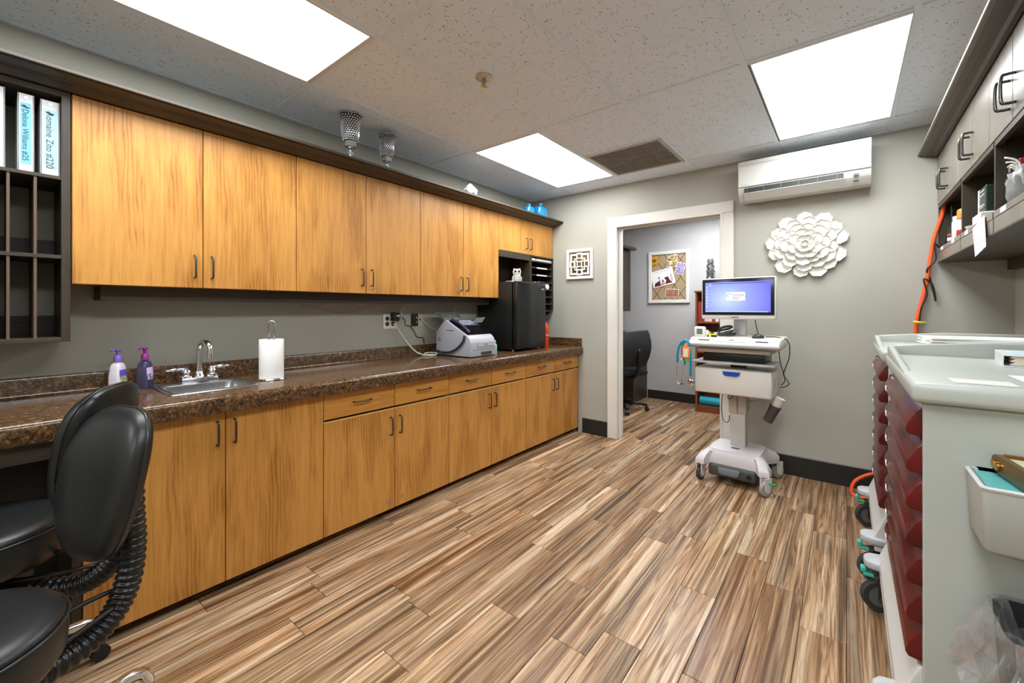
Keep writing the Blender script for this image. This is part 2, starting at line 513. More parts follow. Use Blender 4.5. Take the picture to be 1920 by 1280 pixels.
def troffer(x, y, label, lx=.572, ly=1.15, lm=None):
    """x,y: lens centre"""
    t = thing('ceiling_light', label, 'ceiling light', (x, y, ZC - .006), group='lit fluorescent panels in the ceiling')
    a, b, c, d = x - lx / 2, x + lx / 2, y - ly / 2, y + ly / 2
    fr = MB(); ex, ey = (.584 - lx) / 2, (1.194 - ly) / 2
    fr.box(a - ex, a, c - ey, d + ey, ZC - .006, ZC + .006).box(b, b + ex, c - ey, d + ey, ZC - .006, ZC + .006)
    fr.box(a, b, c - ey, c, ZC - .006, ZC + .006).box(a, b, d, d + ey, ZC - .006, ZC + .006)
    FRM = mat('fixture_frame', (214, 216, 218), .35)
    fr.build('frame', FRM, t)
    hs = MB()
    hs.box(a - ex, a, c - ey, d + ey, ZC + .0062, ZC + .034).box(b, b + ex, c - ey, d + ey, ZC + .0062, ZC + .034)
    hs.box(a, b, c - ey, c, ZC + .0062, ZC + .034).box(a, b, d, d + ey, ZC + .0062, ZC + .034).box(a, b, c, d, ZC + .006, ZC + .034)
    hs.build('housing', FRM, t)
    box('lens', (a, b, c, d, ZC - .002, ZC + .0055), lm or LENSM, t)
    return t
troffer(-1.915, .47, 'lit rectangular ceiling panel nearest, above the first oak wall cabinets')
troffer(-1.915, 2.90, 'lit rectangular ceiling panel beside the dirty square air vent')
troffer(-.078, 2.90, 'lit rectangular ceiling panel in front of the wall air conditioner')
troffer(-.078, .47, 'unseen ceiling panel added for light near the dark right-hand cabinets')  # out of view, added to help light the room
troffer(-1.915, -1.97, 'unseen ceiling panel added as fill behind the viewer on the oak cabinet side')  # fill light added behind the camera to raise the ambient level
troffer(-.078, -1.97, 'unseen ceiling panel added as fill behind the viewer on the cart side')  # second added fill behind the camera, never in view
troffer(-1.3, 4.85, 'unseen ceiling panel added to light the office', lm=lens_mat('added_office_lens', 1.5))  # added out of view with a brighter lens to lift the office

# ---- return-air vent
vm = mat('dusty_grille', (140, 138, 134), .7); t_ = NT(vm)
n_ = t_.noise(t_.coords((1, 2.2, 1), False), 5, 4, .6)
t_.base(t_.ramp(n_, [(.35, (112, 110, 106)), (.65, (158, 156, 151))]))
vt = thing('air_vent', 'square dusty grey return-air grille in the ceiling', 'air vent', (-1.305, 3.21, ZC - .008))
fr = MB()
for b in ((-1.594, -1.574, 2.926, 3.502), (-1.036, -1.016, 2.926, 3.502), (-1.574, -1.036, 2.926, 2.946), (-1.574, -1.036, 3.482, 3.502)):
    fr.box(*b, ZC - .008, ZC + .01)
fr.build('frame', mat('vent_frame', (186, 185, 182), .5), vt)
box('filter_panel', (-1.574, -1.036, 2.946, 3.482, ZC + .001, ZC + .01), vm, vt)
for k in range(17):
    y = 2.975 + k * .03
    box('louver', (-1.572, -1.038, y, y + .008, ZC - .004, ZC + .001), vm, vt)

# ---- sprinkler head
sp = thing('fire_sprinkler', 'small chrome fire sprinkler head in the ceiling', 'sprinkler', (-1.459, 1.60, ZC))
M = Matrix.Translation((-1.459, 1.60, ZC))
MB().lathe([(.0, .0), (.044, .0), (.044, -.004), (.03, -.014), (.018, -.012), (0, -.012)], 24, M).build('escutcheon', mat('satin_white_metal', (196, 192, 186), .3, .6), sp, smooth=40)
MB().lathe([(0, -.012), (.008, -.013), (.007, -.035), (.004, -.038), (.004, -.045), (0, -.045)], 12, M).build('body', STEEL, sp, smooth=40)
MB().tube([(-.009, 0, -.014), (-.012, 0, -.03), (-.002, 0, -.05)], .002, 6, M).tube([(.009, 0, -.014), (.012, 0, -.03), (.002, 0, -.05)], .002, 6, M).build('yoke', STEEL, sp)
MB().lathe([(0, -.05), (.016, -.05), (.017, -.052), (0, -.053)], 14, M).build('deflector', STEEL, sp)

# ================================================================== OAK CABINETS (left wall)
def pull(parent, p0, p1, out, r=.0045, m=NICKEL):
    """bar handle between two feet p0,p1 on a face, standing off along `out`"""
    p0, p1, o = Vector(p0), Vector(p1), Vector(out)
    d = (p1 - p0).normalized() * .010
    MB().tube([p0, p0 + o * .6, p0 + o + d, p1 + o - d, p1 + o * .6, p1], r, 8, smooth=4).build('handle', m, parent, smooth=True)
def lock(parent, p, ax=(1, 0, 0)):
    q = Vector(ax)
    MB().cyl(Vector(p), Vector(p) + q * .006, .0105, 16).cyl(Vector(p) + q * .006, Vector(p) + q * .008, .006, 12).build('lock', CHROME, parent, smooth=30)
def door(parent, x, y0, y1, z0, z1, m, th=.019, g=.0018):
    return MB().box(x - th, x, y0 + g, y1 - g, z0, z1, bev=.0018).build('door', m, parent)

LB, LT = .046, .808
names_lo = ['oak sink base cabinet with two tall doors under the sink', 'oak base cabinet with two drawers and two bottom locks next to the sink cabinet',
            'oak base cabinet with two drawers under the printer', 'oak base cabinet with two drawers in the corner below the black fridge']
for u in range(4):
    ya, yb = Y0 + 2 * W * u, Y0 + 2 * W * (u + 1)
    t = thing('base_cabinet', names_lo[u], 'cabinet', ((XL + XLO) / 2, (ya + yb) / 2, 0), group='oak base cabinets along the left wall')
    bx_ = XLO - .02
    bd = MB()
    bd.box(XL + .002, bx_, ya + .001, ya + .018, LB, .795).box(XL + .002, bx_, yb - .018, yb - .001, LB, .795)
    bd.box(XL + .002, bx_, ya + .018, yb - .018, LB, LB + .018).box(XL + .002, XL + .01, ya + .018, yb - .018, LB, .795)
    bd.box(bx_ - .02, bx_, ya + .018, yb - .018, .735, .795)
    bd.build('body', OAK, t)
    box('toe_kick', (XLO - .10, XLO - .075, ya + .001, yb - .001, .0005, LB - .001), BASEB, t)
    ym = (ya + yb) / 2
    top = LT if u == 0 else .645
    for s in (0, 1):
        a, b = (ya, ym) if s == 0 else (ym, yb)
        d = door(t, XLO, a, b, LB, top, OAK)
        hy = ym - .033 if s == 0 else ym + .033
        zt = .757 if u == 0 else .597
        pull(d, (XLO, hy, zt - .102), (XLO, hy, zt), (.026, 0, 0))
        if u == 1: lock(d, (XLO, ym + (-.05 if s == 0 else .052), .103))
        box('lit_edge_strip', (XLO - .019, XLO + .0006, a + .0022, b - .0022, top, top + .0045), EDGE, d)  # pale strip painting the light caught along the door top
        if u > 0:
            dr = MB().box(XLO - .019, XLO, a + .0018, b - .0018, .662, LT, bev=.0018).build('drawer', OAKH, t)
            c = (a + b) / 2
            pull(dr, (XLO, c - .052, .733), (XLO, c + .052, .733), (.026, 0, 0))
ft = box('filler_strip', (XLO - .02, XLO - .004, Y0 + 8 * W + .001, YB - .001, .0005, .80), DARK)
tag(ft, 'dark narrow filler strip between corner base cabinet and end wall', 'filler strip')

UB, UT = 1.350, 2.117
names_up = ['oak wall cabinet with two wide doors nearest, beside the pigeonhole shelf', 'oak wall cabinet with two doors above the paper towel and outlets',
            'oak wall cabinet with two doors above the printer', 'short oak wall cabinet with two doors above the black fridge']
for u in range(4):
    ya, yb = Y0 + 2 * W * u, Y0 + 2 * W * (u + 1); zb = UB if u < 3 else 1.787
    t = thing('wall_cabinet', names_up[u], 'cabinet', ((XL + XUP) / 2, (ya + yb) / 2, zb), group='oak wall cabinets along the left wall')
    bx_ = XUP - .02
    bd = MB()
    bd.box(XL + .002, bx_, ya + .001, ya + .018, zb + .002, UT).box(XL + .002, bx_, yb - .018, yb - .001, zb + .002, UT)
    bd.box(XL + .002, bx_, ya + .018, yb - .018, zb + .002, zb + .02).box(XL + .002, bx_, ya + .018, yb - .018, UT - .018, UT)
    bd.box(XL + .002, XL + .01, ya + .018, yb - .018, zb + .02, UT - .018)
    bd.build('body', OAK, t)
    ym = (ya + yb) / 2
    for s in (0, 1):
        a, b = (ya, ym) if s == 0 else (ym, yb)
        d = door(t, XUP, a, b, zb, UT, OAK)
        hy = ym - .035 if s == 0 else ym + .035
        z0 = zb + .05
        pull(d, (XUP, hy, z0), (XUP, hy, z0 + .104), (.026, 0, 0))
        if u in (1,) and s == 1: lock(d, (XUP, ym + .045, zb + .035))
        if u in (2, 3) and s == 0: lock(d, (XUP, ym - .06, zb + .045))

# ---- crown shelf above the oak cabinets
cr = thing('crown_shelf', 'long dark wood crown moulding shelf running above the oak wall cabinets', 'crown moulding', (-2.53, 1.4, 2.12))
CY0, CY1 = -1.2, YB - .002
MB().prism([(XL + .002, 2.1235), (XUP + .002, 2.1235), (XUP + .006, 2.118), (-2.43, 2.118), (-2.40, 2.132), (-2.385, 2.132), (-2.375, 2.140), (-2.352, 2.146), (-2.340, 2.149), (-2.340, 2.1515), (XL + .002, 2.1515)], CY0, CY1, 'y').build('moulding', DARKH, cr)
MB().box(XL + .002, -2.325, CY0, 1.46, 2.152, 2.168, bev=.002).build('top_board', DARKH, cr)
MB().box(XL + .002, -2.325, 1.463, CY1, 2.152, 2.168, bev=.002).build('top_board', DARKH, cr)

# ---- light valance under the wall cabinets
va = thing('light_valance', 'dark wood light valance board under the oak wall cabinets', 'valance', (-2.57, 1.6, 1.285))
box('board', (-2.575, -2.555, .315, 2.87, 1.288, UB + .0005), DARKH, va, bev=.001)
box('end_block', (-2.735, -2.576, .315, .345, 1.288, UB + .0005), DARKH, va)
box('end_block', (-2.735, -2.576, 2.842, 2.87, 1.288, UB + .0005), DARKH, va)

# ---- pigeonhole shelf with binders, left end
ph = thing('pigeonhole_shelf', 'dark wood pigeonhole shelf with open cells left of the oak cabinets', 'shelf', (-2.59, -.1, 1.117))
PX = XUP + .002
box('side_panel', (XL + .002, PX, .190, .2155, 1.117, 2.1175), DARK, ph, bev=.001)
box('side_panel', (XL + .002, PX, -.60, -.575, 1.117, 2.1175), DARK, ph, bev=.001)
for z0, z1, nm in ((1.117, 1.134, 'shelf'), (1.448, 1.462, 'shelf'), (1.762, 1.776, 'shelf'), (2.095, 2.1175, 'top_panel')):
    box(nm, (XL + .002, PX, -.575, .190, z0, z1), DARKH, ph, bev=.001)
ys = [.1215 - .0675 * k for k in range(10)]
for za, zb in ((1.134, 1.448), (1.462, 1.762)):
    for y in ys: box('divider', (XL + .002, PX - .004, y - .004, y + .004, za, zb), mat('raw_board_edge', (98, 78, 62), .6), ph)
    box('back_rail', (XL + .002, XL + .014, -.575, .19, za, za + .085), DARKH, ph)
for y in (-.08, -.33): box('divider', (XL + .002, PX - .01, y - .006, y + .006, 1.776, 2.095), DARK, ph)

LABEL_BLUE = mat('binder_label_blue', (120, 196, 222), .35)
LB2 = mat('binder_label_pale', (172, 216, 228), .35)
INK = mat('ink_dark', (34, 56, 74), .6)
BINDW = mat('binder_white_vinyl', (226, 230, 232), .25)
def spine_binder(y0, y1, h, label, body, lm, tilt=0, txt=True, xs=-2.475):
    z0 = 1.7765
    t = thing('ring_binder', label, 'binder', (xs - .11, (y0 + y1) / 2, z0), group='white ring binders in the pigeonhole shelf')
    yc = (y0 + y1) / 2
    sh = MB()
    sh.box(xs - .22, xs, y0, y0 + .003, z0, z0 + h).box(xs - .22, xs, y1 - .003, y1, z0, z0 + h).box(xs - .003, xs, y0, y1, z0, z0 + h, bev=.001)
    sh.build('cover', BINDW, t)
    box('pages', (xs - .21, xs - .02, y0 + .006, y1 - .008, z0 + .008, z0 + h - .012), PAPER, t)
    if txt:
        l = box('spine_label', (xs, xs + .0012, y0 + .007, y1 - .007, z0 + .03, z0 + h - .035), lm, t)
        text_obj('lettering', body, min(.028, (y1 - y0) * .56), INK, l, frame_M((xs + .0016, yc - .002, z0 + h * .47), (0, 0, -1), (0, 1, 0)))
        MB().prism([(yc - .014, z0 + h - .048), (yc - .004, z0 + h - .043), (yc + .004, z0 + h - .05), (yc + .014, z0 + h - .052), (yc + .002, z0 + h - .056), (yc - .008, z0 + h - .052)], xs + .0012, xs + .0018, 'x').build('emblem', INK, l)
    MB().cyl((xs, yc, z0 + (h - .015 if txt else .03)), (xs + .002, yc, z0 + (h - .015 if txt else .03)), .006, 12).build('finger_ring', STEEL, t)
spine_binder(.078, .1195, .300, 'white binder with bright blue spine label, second from the shelf side', 'Delona Williams #25', LABEL_BLUE)
spine_binder(.136, .1875, .297, 'white binder with pale blue spine label against the dark shelf side', 'Romaine Zito #220', LB2)
spine_binder(.0, .047, .305, 'plain white binder at the left edge of the picture', '', LB2, txt=False)

# ---- countertop
ct = thing('countertop', 'brown granite-look laminate countertop with rolled edge and backsplash', 'countertop', (-2.42, 1.3, .80))
FX = -2.092
arc = [(FX - .022 + .022 * math.cos(a), CT - .022 + .022 * math.sin(a)) for a in [PI / 2 * k / 6 for k in range(7)]]
front = [(FX - .02, .800), (FX - .004, .802), (FX, .81)] + arc
def slab(xa, ya, yb, pts=None): return MB().prism([(xa, .80 + .0)] + front + [(xa, CT)], ya, yb, 'y')
SX0, SX1, SY0, SY1 = -2.635, -2.255, .487, .845            # sink cut-out
m1 = MB(); m1.prism([(XL + .002, .838), (FX - .05, .838), (FX - .05, .80)] + front + [(XL + .002, CT)], -1.6, SY0 + .012, 'y')
m1.prism([(SX1 - .012, .838), (FX - .05, .838), (FX - .05, .80)] + front + [(SX1 - .012, CT)], SY0 + .012, SY1 - .012, 'y')
m1.box(XL + .002, SX0 + .012, SY0 + .012, SY1 - .012, .838, CT)
m1.prism([(XL + .002, .838), (FX - .05, .838), (FX - .05, .80)] + front + [(XL + .002, CT)], SY1 - .012, YB - .003, 'y')
m1.build('slab', GRANITE, ct, smooth=35)
MB().prism([(XL + .002, CT), (XL + .034, CT), (XL + .025, CT + .006), (XL + .022, CT + .014), (XL + .022, CT + .074), (XL + .017, CT + .083), (XL + .002, CT + .083)], -1.6, YB - .003, 'y').build('backsplash', GRANITE, ct, smooth=35)
MB().box(XL + .03, FX - .012, YB - .022, YB - .003, CT, CT + .078, bev=.003).build('side_splash', GRANITE, ct)
box('apron', (-2.15, -2.13, -1.6, Y0 - .03, .735, .80), DARKH, ct)
kp = thing('knee_space_panel', 'dark wood end panel and black back sheet standing in for knee-space shade', 'panel', (-2.6, -.6, 0))
box('back_panel', (-2.62, -2.60, -1.6, Y0 - .03, .0005, .79), SATIN, kp)  # black sheet added to give the dark void under the counter
box('end_panel', (-2.60, -2.15, Y0 - .026, Y0 - .002, .0005, .79), DARK, kp)

# ---- sink and faucet
sk = thing('sink', 'shallow stainless steel drop-in sink in the countertop', 'sink', ((SX0 + SX1) / 2, (SY0 + SY1) / 2, .74))
def rrect(x0, x1, y0, y1, r, z, n=5):
    P = []
    for cx, cy, a0 in ((x1 - r, y1 - r, 0), (x0 + r, y1 - r, 90), (x0 + r, y0 + r, 180), (x1 - r, y0 + r, 270)):
        for k in range(n + 1):
            a = math.radians(a0 + 90 * k / n); P.append((cx + r * math.cos(a), cy + r * math.sin(a), z))
    return P
bx0, bx1, by0, by1 = SX0 + .085, SX1 - .03, SY0 + .03, SY1 - .03
MB().loft([rrect(SX0, SX1, SY0, SY1, .02, CT + .001), rrect(SX0 + .004, SX1 - .004, SY0 + .004, SY1 - .004, .02, CT + .006), rrect(bx0 - .006, bx1 + .006, by0 - .006, by1 + .006, .03, CT + .005), rrect(bx0, bx1, by0, by1, .03, CT - .002)], cap=False).build('rim', STEEL, sk, smooth=True)
MB().loft([rrect(bx0, bx1, by0, by1, .03, CT - .002), rrect(bx0 + .012, bx1 - .012, by0 + .012, by1 - .012, .03, CT - .11), rrect(bx0 + .04, bx1 - .04, by0 + .04, by1 - .04, .03, CT - .125), rrect(bx0 + .12, bx1 - .12, by0 + .12, by1 - .12, .02, CT - .127)], cap=False).build('bowl', STEEL, sk, smooth=True)
MB().lathe([(0, .001), (.036, .001), (.04, .004), (.04, 0)], 20, Matrix.Translation(((bx0 + bx1) / 2, (by0 + by1) / 2, CT - .128))).build('drain', CHROME, sk, smooth=40)
fx, fy, fz = SX0 + .043, (SY0 + SY1) / 2 + .018, CT + .006
fa = thing('faucet', 'chrome gooseneck faucet with two lever handles behind the sink', 'faucet', (fx, fy, fz))
MB().box(fx - .026, fx + .026, fy - .078, fy + .078, fz, fz + .022, bev=.007, seg=3).build('base', CHROME, fa, smooth=40)
MB().lathe([(.0, .02), (.024, .02), (.02, .032), (.017, .045), (.015, .05), (0, .05)], 20, Matrix.Translation((fx, fy, fz))).build('collar', CHROME, fa, smooth=40)
sp_ = [(fx, fy, fz + .04), (fx, fy, fz + .12), (fx, fy, fz + .155)] + [(fx + .042 - .042 * math.cos(a), fy + .012 * (1 - math.cos(a)), fz + .158 + .042 * math.sin(a)) for a in [PI * k / 10 for k in range(1, 11)]] + [(fx + .084, fy + .024, fz + .128)]
MB().tube(sp_, .0125, 14).cyl((fx + .084, fy + .024, fz + .145), (fx + .084, fy + .024, fz + .118), .0155, 16).build('spout', CHROME, fa, smooth=40)
for s in (-1, 1):
    M = Matrix.Translation((fx, fy + s * .055, fz))
    h = MB().lathe([(0, .02), (.024, .02), (.026, .028), (.016, .036), (.016, .046), (.02, .052), (.014, .062), (0, .064)], 18, M).build('handle', CHROME, fa, smooth=40)
    MB().tube([(fx, fy + s * .045, fz + .066), (fx + .004, fy + s * .10, fz + .068), (fx + .01, fy + s * .14, fz + .066)], .007, 10, rad=lambda q: .0065 + .004 * math.sin(q * PI) - .003 * q).build('lever', CHROME, h, smooth=True)

# ---- pump bottles
def pump(x, y, label, body, cap, liq, prnt, h=.125, rz=0):
    t = thing('pump_bottle', label, 'bottle', (x, y, CT + .0005), rz, group='lavender pump bottles beside the sink')
    sec = lambda w, d, z: rrect(-w, w, -d, d, min(w, d) * .45, z, 4)
    MB().loft([sec(.03, .021, 0), sec(.032, .023, .006), sec(.031, .022, h * .5), sec(.026, .019, h - .02), sec(.020, .016, h - .006), sec(.011, .011, h), sec(.011, .011, h + .006)]).build('bottle', body, t, world=False, smooth=40)
    MB().lathe([(0, 0), (.015, 0), (.0155, .022), (.011, .028), (.007, .03), (.007, .048), (.0, .048)], 18, Matrix.Translation((0, 0, h + .004))).build('pump_collar', cap, t, world=False, smooth=40)
    MB().box(-.012, .012, -.009, .009, h + .052, h + .062, bev=.003).tube([(.008, 0, h + .058), (.03, 0, h + .06), (.042, 0, h + .055)], .004, 8).build('pump_head', cap, t, world=False, smooth=40)
    l = MB().loft([sec(.0292, .0222, .012), sec(.0296, .0226, h * .5), sec(.0264, .0206, h - .032)]).build('label', prnt, t, world=False, smooth=40)
    return t
def floral(name, top, mid, dots, sc=90):
    m = mat(name, top, .35); t = NT(m); v = t.coords((1, 1, 1), False)
    tc = t.add('ShaderNodeTexCoord'); sp = t.add('ShaderNodeSeparateXYZ'); t.link(tc.outputs['Object'], sp.inputs[0])
    mr = t.add('ShaderNodeMapRange'); mr.inputs[1].default_value = .010; mr.inputs[2].default_value = .016; t.link(sp.outputs['Z'], mr.inputs[0])
    n = t.noise(v, sc, 3, .6)
    d = t.ramp(n, [(.42, mid), (.5, dots), (.6, (240, 236, 240))])
    t.base(t.mix(d, top, mr.outputs[0])); return m
pump(-2.60, .378, 'white lotion pump bottle with pale violet pump behind the chair', mat('lotion_white', (222, 214, 226), .3), mat('violet_pump', (122, 100, 190), .35), None, floral('label_lotion', (104, 88, 196), (112, 118, 64), (176, 176, 96)), .128, -.7)
pump(-2.585, .470, 'dark lavender soap pump bottle with magenta pump by the sink', mat('soap_dark', (62, 58, 84), .12), mat('magenta_pump', (138, 44, 130), .35), None, floral('label_soap', (206, 184, 226), (92, 60, 160), (40, 30, 60), 120), .13, -.7)

# ---- paper towel holder and roll
px, py = -2.41, .957
pt = thing('paper_towel_holder', 'chrome upright paper towel holder with looped post', 'towel holder', (px, py, CT + .0005))
MB().lathe([(0, .0), (.074, 0), (.077, .003), (.074, .007), (.064, .007), (0, .006)], 36, Matrix.Translation((px, py, CT + .0005))).build('base', CHROME, pt, smooth=40)
z1 = CT + .31
MB().tube([(px - .009, py - .011, CT + .007), (px - .009, py - .011, z1 - .012), (px - .006, py - .008, z1 - .003), (px, py, z1), (px + .006, py + .008, z1 - .003), (px + .009, py + .011, z1 - .012), (px + .009, py + .011, CT + .007)], .0045, 10).build('post', STEEL, pt, smooth=True)
pr = thing('paper_towel_roll', 'white paper towel roll standing on the chrome holder', 'paper towel', (px, py, CT + .0085))
M = Matrix.Translation((px, py, CT + .0085))
MB().lathe([(.021, .0), (.057, 0), (.0585, .003), (.0585, .20), (.057, .203), (.021, .203)], 40, M).build('roll', PAPER, pr, smooth=40)
MB().lathe([(.0205, .0), (.022, 0), (.022, .2035), (.0205, .2035)], 24, M).build('core', mat('cardboard', (176, 140, 100), .8), pr, smooth=40)

# ================================================================== THINGS ON THE LEFT COUNTER
# ---- laser fax machine
pm = thing('fax_machine', 'light grey laser fax machine with handset on the counter', 'printer', (-2.43, 2.44, CT))
A0, A1 = 2.300, 2.585
BODY = mat('printer_grey', (172, 174, 182), .42)
prof = [(-2.628, CT + .006), (-2.628, 1.065), (-2.535, 1.155), (-2.505, 1.160), (-2.27, 1.042), (-2.245, 1.02), (-2.235, .99), (-2.233, CT + .006)]
MB().prism(prof, A0, A1, 'y', bev=.008, seg=2).build('body', BODY, pm, smooth=35)
# dark control deck lying on the slope
def sl(d, y, h=0):   # point on the slope: d 0 (back) .. 1 (front)
    return (-2.495 + .215 * d + h * .45, y, 1.157 - .108 * d + h * .9)
dk = MB()
dk.raw([sl(.02, A0 + .014, .004), sl(1.0, A0 + .014, .004), sl(1.0, A1 - .012, .004), sl(.02, A1 - .012, .004), sl(.02, A0 + .014, -.004), sl(1.0, A0 + .014, -.004), sl(1.0, A1 - .012, -.004), sl(.02, A1 - .012, -.004)],
       [(0, 1, 2, 3), (7, 6, 5, 4), (0, 4, 5, 1), (1, 5, 6, 2), (2, 6, 7, 3), (3, 7, 4, 0)])
deck = dk.build('control_deck', DGLASS, pm)
kp_ = MB()
Mk = frame_M(sl(.06, A0 + .055, .006), (0, 1, 0), (-.215, 0, .108))
kp_.prism([(.0, -.105), (.215, -.105), (.215, .0), (0, 0)], 0, .008, 'z', M=Mk)
kp_.build('key_panel', mat('navy_panel', (38, 44, 62), .35), deck)
KEY = mat('key_grey', (196, 198, 206), .4)
kcache = None
for r in range(4):
    for c in range(9):
        if r < 1 and c in (0, 8): continue
        Mq = Mk @ Matrix.Translation((.03 + c * .0195, -.022 - r * .021, .008))
        if kcache is None:
            kcache = MB().box(-.006, .006, -.0045, .0045, 0, .003, M=Mq).build('key', KEY, deck)
        else:
            MB().box(-.006, .006, -.0045, .0045, 0, .003, M=Mq).build('key', KEY, deck)
# handset cradle + handset on the left of the deck
MB().tube([sl(.05, A0 + .034, .016), sl(.35, A0 + .034, .026), sl(.72, A0 + .034, .026), sl(.95, A0 + .036, .014)], .014, 10, smooth=3, rad=lambda q: .013 - .005 * math.sin(q * PI)).build('handset', mat('handset_slate', (52, 58, 76), .35), pm, smooth=True)
# coiled cord down the left side
MB().tube([(-2.29, A0 - .012, 1.045), (-2.30, A0 - .018, 1.0), (-2.36, A0 - .020, .945), (-2.44, A0 - .020, .912), (-2.53, A0 - .02, .905), (-2.625, A0 - .012, .915)], .009, 8, smooth=14, rad=lambda q: .0085 + .0022 * math.sin(q * 520)).build('coiled_cord', mat('cord_black', (42, 44, 46), .5), pm, smooth=True)
box('paper_slot', (-2.50, -2.42, A0 - .0015, A0 + .002, 1.075, 1.083), MGREY, pm)
box('side_badge', (-2.60, -2.57, A0 - .0015, A0 + .002, .99, 1.02), mat('badge_grey', (128, 128, 132), .5), pm)
fd = MB().box(-2.234, -2.2295, A0 + .075, A1 - .008, .955, .992, bev=.003).build('front_flap', BODY, pm)
text_obj('lettering', 'brother', .017, INK, fd, frame_M((-2.2292, A0 + .17, .972), (0, 1, 0), (0, 0, 1)), ext=.0003)
box('paper_recess', (-2.2345, -2.2312, A0 + .115, A1 - .045, CT + .014, CT + .04), mat('recess_dark', (52, 52, 56), .6), pm)
box('panel_seam', (-2.2345, -2.2315, A0 + .02, A1 - .004, .935, .937), MGREY, pm)
# rear document tray and front wire stop
tr = MB().raw([(-2.545, A0 + .03, 1.150), (-2.545, A1 - .06, 1.150), (-2.64, A1 - .05, 1.225), (-2.64, A0 - .01, 1.225)], [(0, 1, 2, 3)]).build('document_tray', mat('tray_smoke', (120, 122, 118), .35), pm, solid=.004)
for k in range(6):
    y = A0 + .05 + k * .026
    MB().tube([(-2.546, y, 1.156), (-2.61, y, 1.208)], .003, 6).build('tray_rib', mat('tray_rib', (190, 190, 184), .4), tr)
MB().raw([sl(.40, A1 - .09, .02), sl(.46, A1 + .0, .035), sl(.30, A1 + .065, .062), sl(.24, A1 - .02, .05)], [(0, 1, 2, 3)]).build('output_stop', mat('stop_smoke', (46, 48, 46), .6), pm, solid=.003)
tg = thing('spray_bottle', 'small pale teal translucent bottle squeezed behind the fax machine', 'bottle', (-2.27, 2.615, CT + .0005))
MB().lathe([(0, 0), (.022, 0), (.023, .004), (.023, .075), (.017, .088), (.01, .094), (.01, .098), (0, .098)], 18).build('bottle', mat('pale_teal', (140, 178, 180), .2), tg, world=False, smooth=40)
MB().lathe([(0, .098), (.012, .098), (.012, .118), (0, .12)], 14).build('cap', WHITE, tg, world=False, smooth=40)

# ---- mini fridge
fg = thing('mini_fridge', 'black mini fridge standing on the counter beside the fax machine', 'fridge', (-2.48, 3.105, CT))
FY0, FY1, FZ = 2.880, 3.335, 1.492
MB().box(-2.705, -2.30, FY0, FY1, CT + .014, FZ, bev=.006, seg=2).build('cabinet', SATIN, fg, smooth=35)
fdo = MB().box(-2.292, -2.242, FY0 + .001, FY1 - .001, CT + .022, FZ + .004, bev=.012, seg=3).build('door', mat('fridge_door_black', (25, 26, 25), .22), fg, smooth=35)
MB().box(-2.246, -2.2385, FY0 + .012, FY0 + .03, CT + .06, FZ - .03, bev=.003).build('grip_edge', SATIN, fdo)
box('badge', (-2.242, -2.2405, FY1 - .075, FY1 - .035, FZ - .062, FZ - .050), mat('badge_silver', (176, 176, 172), .3, .5), fdo)
MB().box(-2.30, -2.246, FY1 - .07, FY1 - .005, FZ + .004, FZ + .016, bev=.004).build('hinge_cover', SATIN, fg)
for y in (FY0 + .03, FY1 - .03):
    for x in (-2.68, -2.31):
        MB().cyl((x, y, CT + .0005), (x, y, CT + .015), .012, 12).build('foot', STEEL, fg)

# ---- owl and papers on the fridge
ow = thing('owl_figurine', 'white pierced ceramic owl figurine on top of the fridge', 'figurine', (-2.40, 3.085, FZ + .0005), .74)
OWLM = mat('ceramic_white', (228, 224, 214), .3)
MB().lathe([(0, 0), (.034, 0), (.042, .012), (.045, .035), (.041, .06), (.031, .072), (.036, .088), (.038, .102), (.033, .118), (.02, .129), (0, .132)], 26, sx=1.05, sy=.9).build('body', OWLM, ow, world=False, smooth=True)
for s in (-1, 1):
    e = MB().lathe([(0, 0), (.013, 0), (.012, .006), (.0, .007)], 18, frame_M((s * .017, -.0325, .103), (1, 0, 0), (0, 0, 1)) @ Matrix.Rotation(0, 4, 'X')).build('eye', mat('owl_eye', (44, 42, 38), .3), ow, world=False)
    MB().lathe([(.012, 0), (.018, .002), (.019, .005), (.015, .008), (.0125, .006)], 18, frame_M((s * .017, -.0335, .103), (1, 0, 0), (0, 0, 1))).build('eye_ring', OWLM, e, world=False, smooth=True)
    MB().lathe([(0, 0), (.011, 0), (0, .02)], 8, Matrix.Translation((s * .024, 0, .12)) @ Matrix.Rotation(s * .25, 4, 'Y')).build('ear_tuft', OWLM, ow, world=False)
MB().lathe([(0, 0), (.006, 0), (0, .016)], 8, frame_M((0, -.033, .092), (1, 0, 0), (0, .6, .8))).build('beak', OWLM, ow, world=False)
for r in range(4):
    for c in range(-2, 3):
        a = -PI / 2 + (c + (.5 if r % 2 else 0)) * .34; rr = .041 + .003 * math.sin(r)
        z = .02 + r * .013
        MB().lathe([(0, .0), (.0045, 0), (.0045, .004), (0, .004)], 8, Matrix.Translation((rr * 1.05 * math.cos(a), rr * .9 * math.sin(a), z)) @ Matrix.Rotation(a + PI / 2, 4, 'Z') @ Matrix.Rotation(PI / 2, 4, 'X')).build('pierced_hole', mat('hole_dark', (40, 38, 34), .7), ow, world=False)
pf = MB()
for k in range(5):
    pf.box(-.06, .06, -.045, .045, k * .0018, k * .0018 + .0014, M=Matrix.Translation((-2.34, 2.965, FZ + .0005)) @ Matrix.Rotation(.2 * k - .3, 4, 'Z'))
tag(pf.build('paper_stack', PAPER), 'few white papers lying on the fridge beside the owl', 'papers')
wr = MB().grid(lambda a, b: (-2.33 + .07 * a, 3.25 + .075 * b, FZ + .009 + .008 * math.sin(a * 9 + b * 5) + .004 * math.sin(b * 17)), 10, 10)
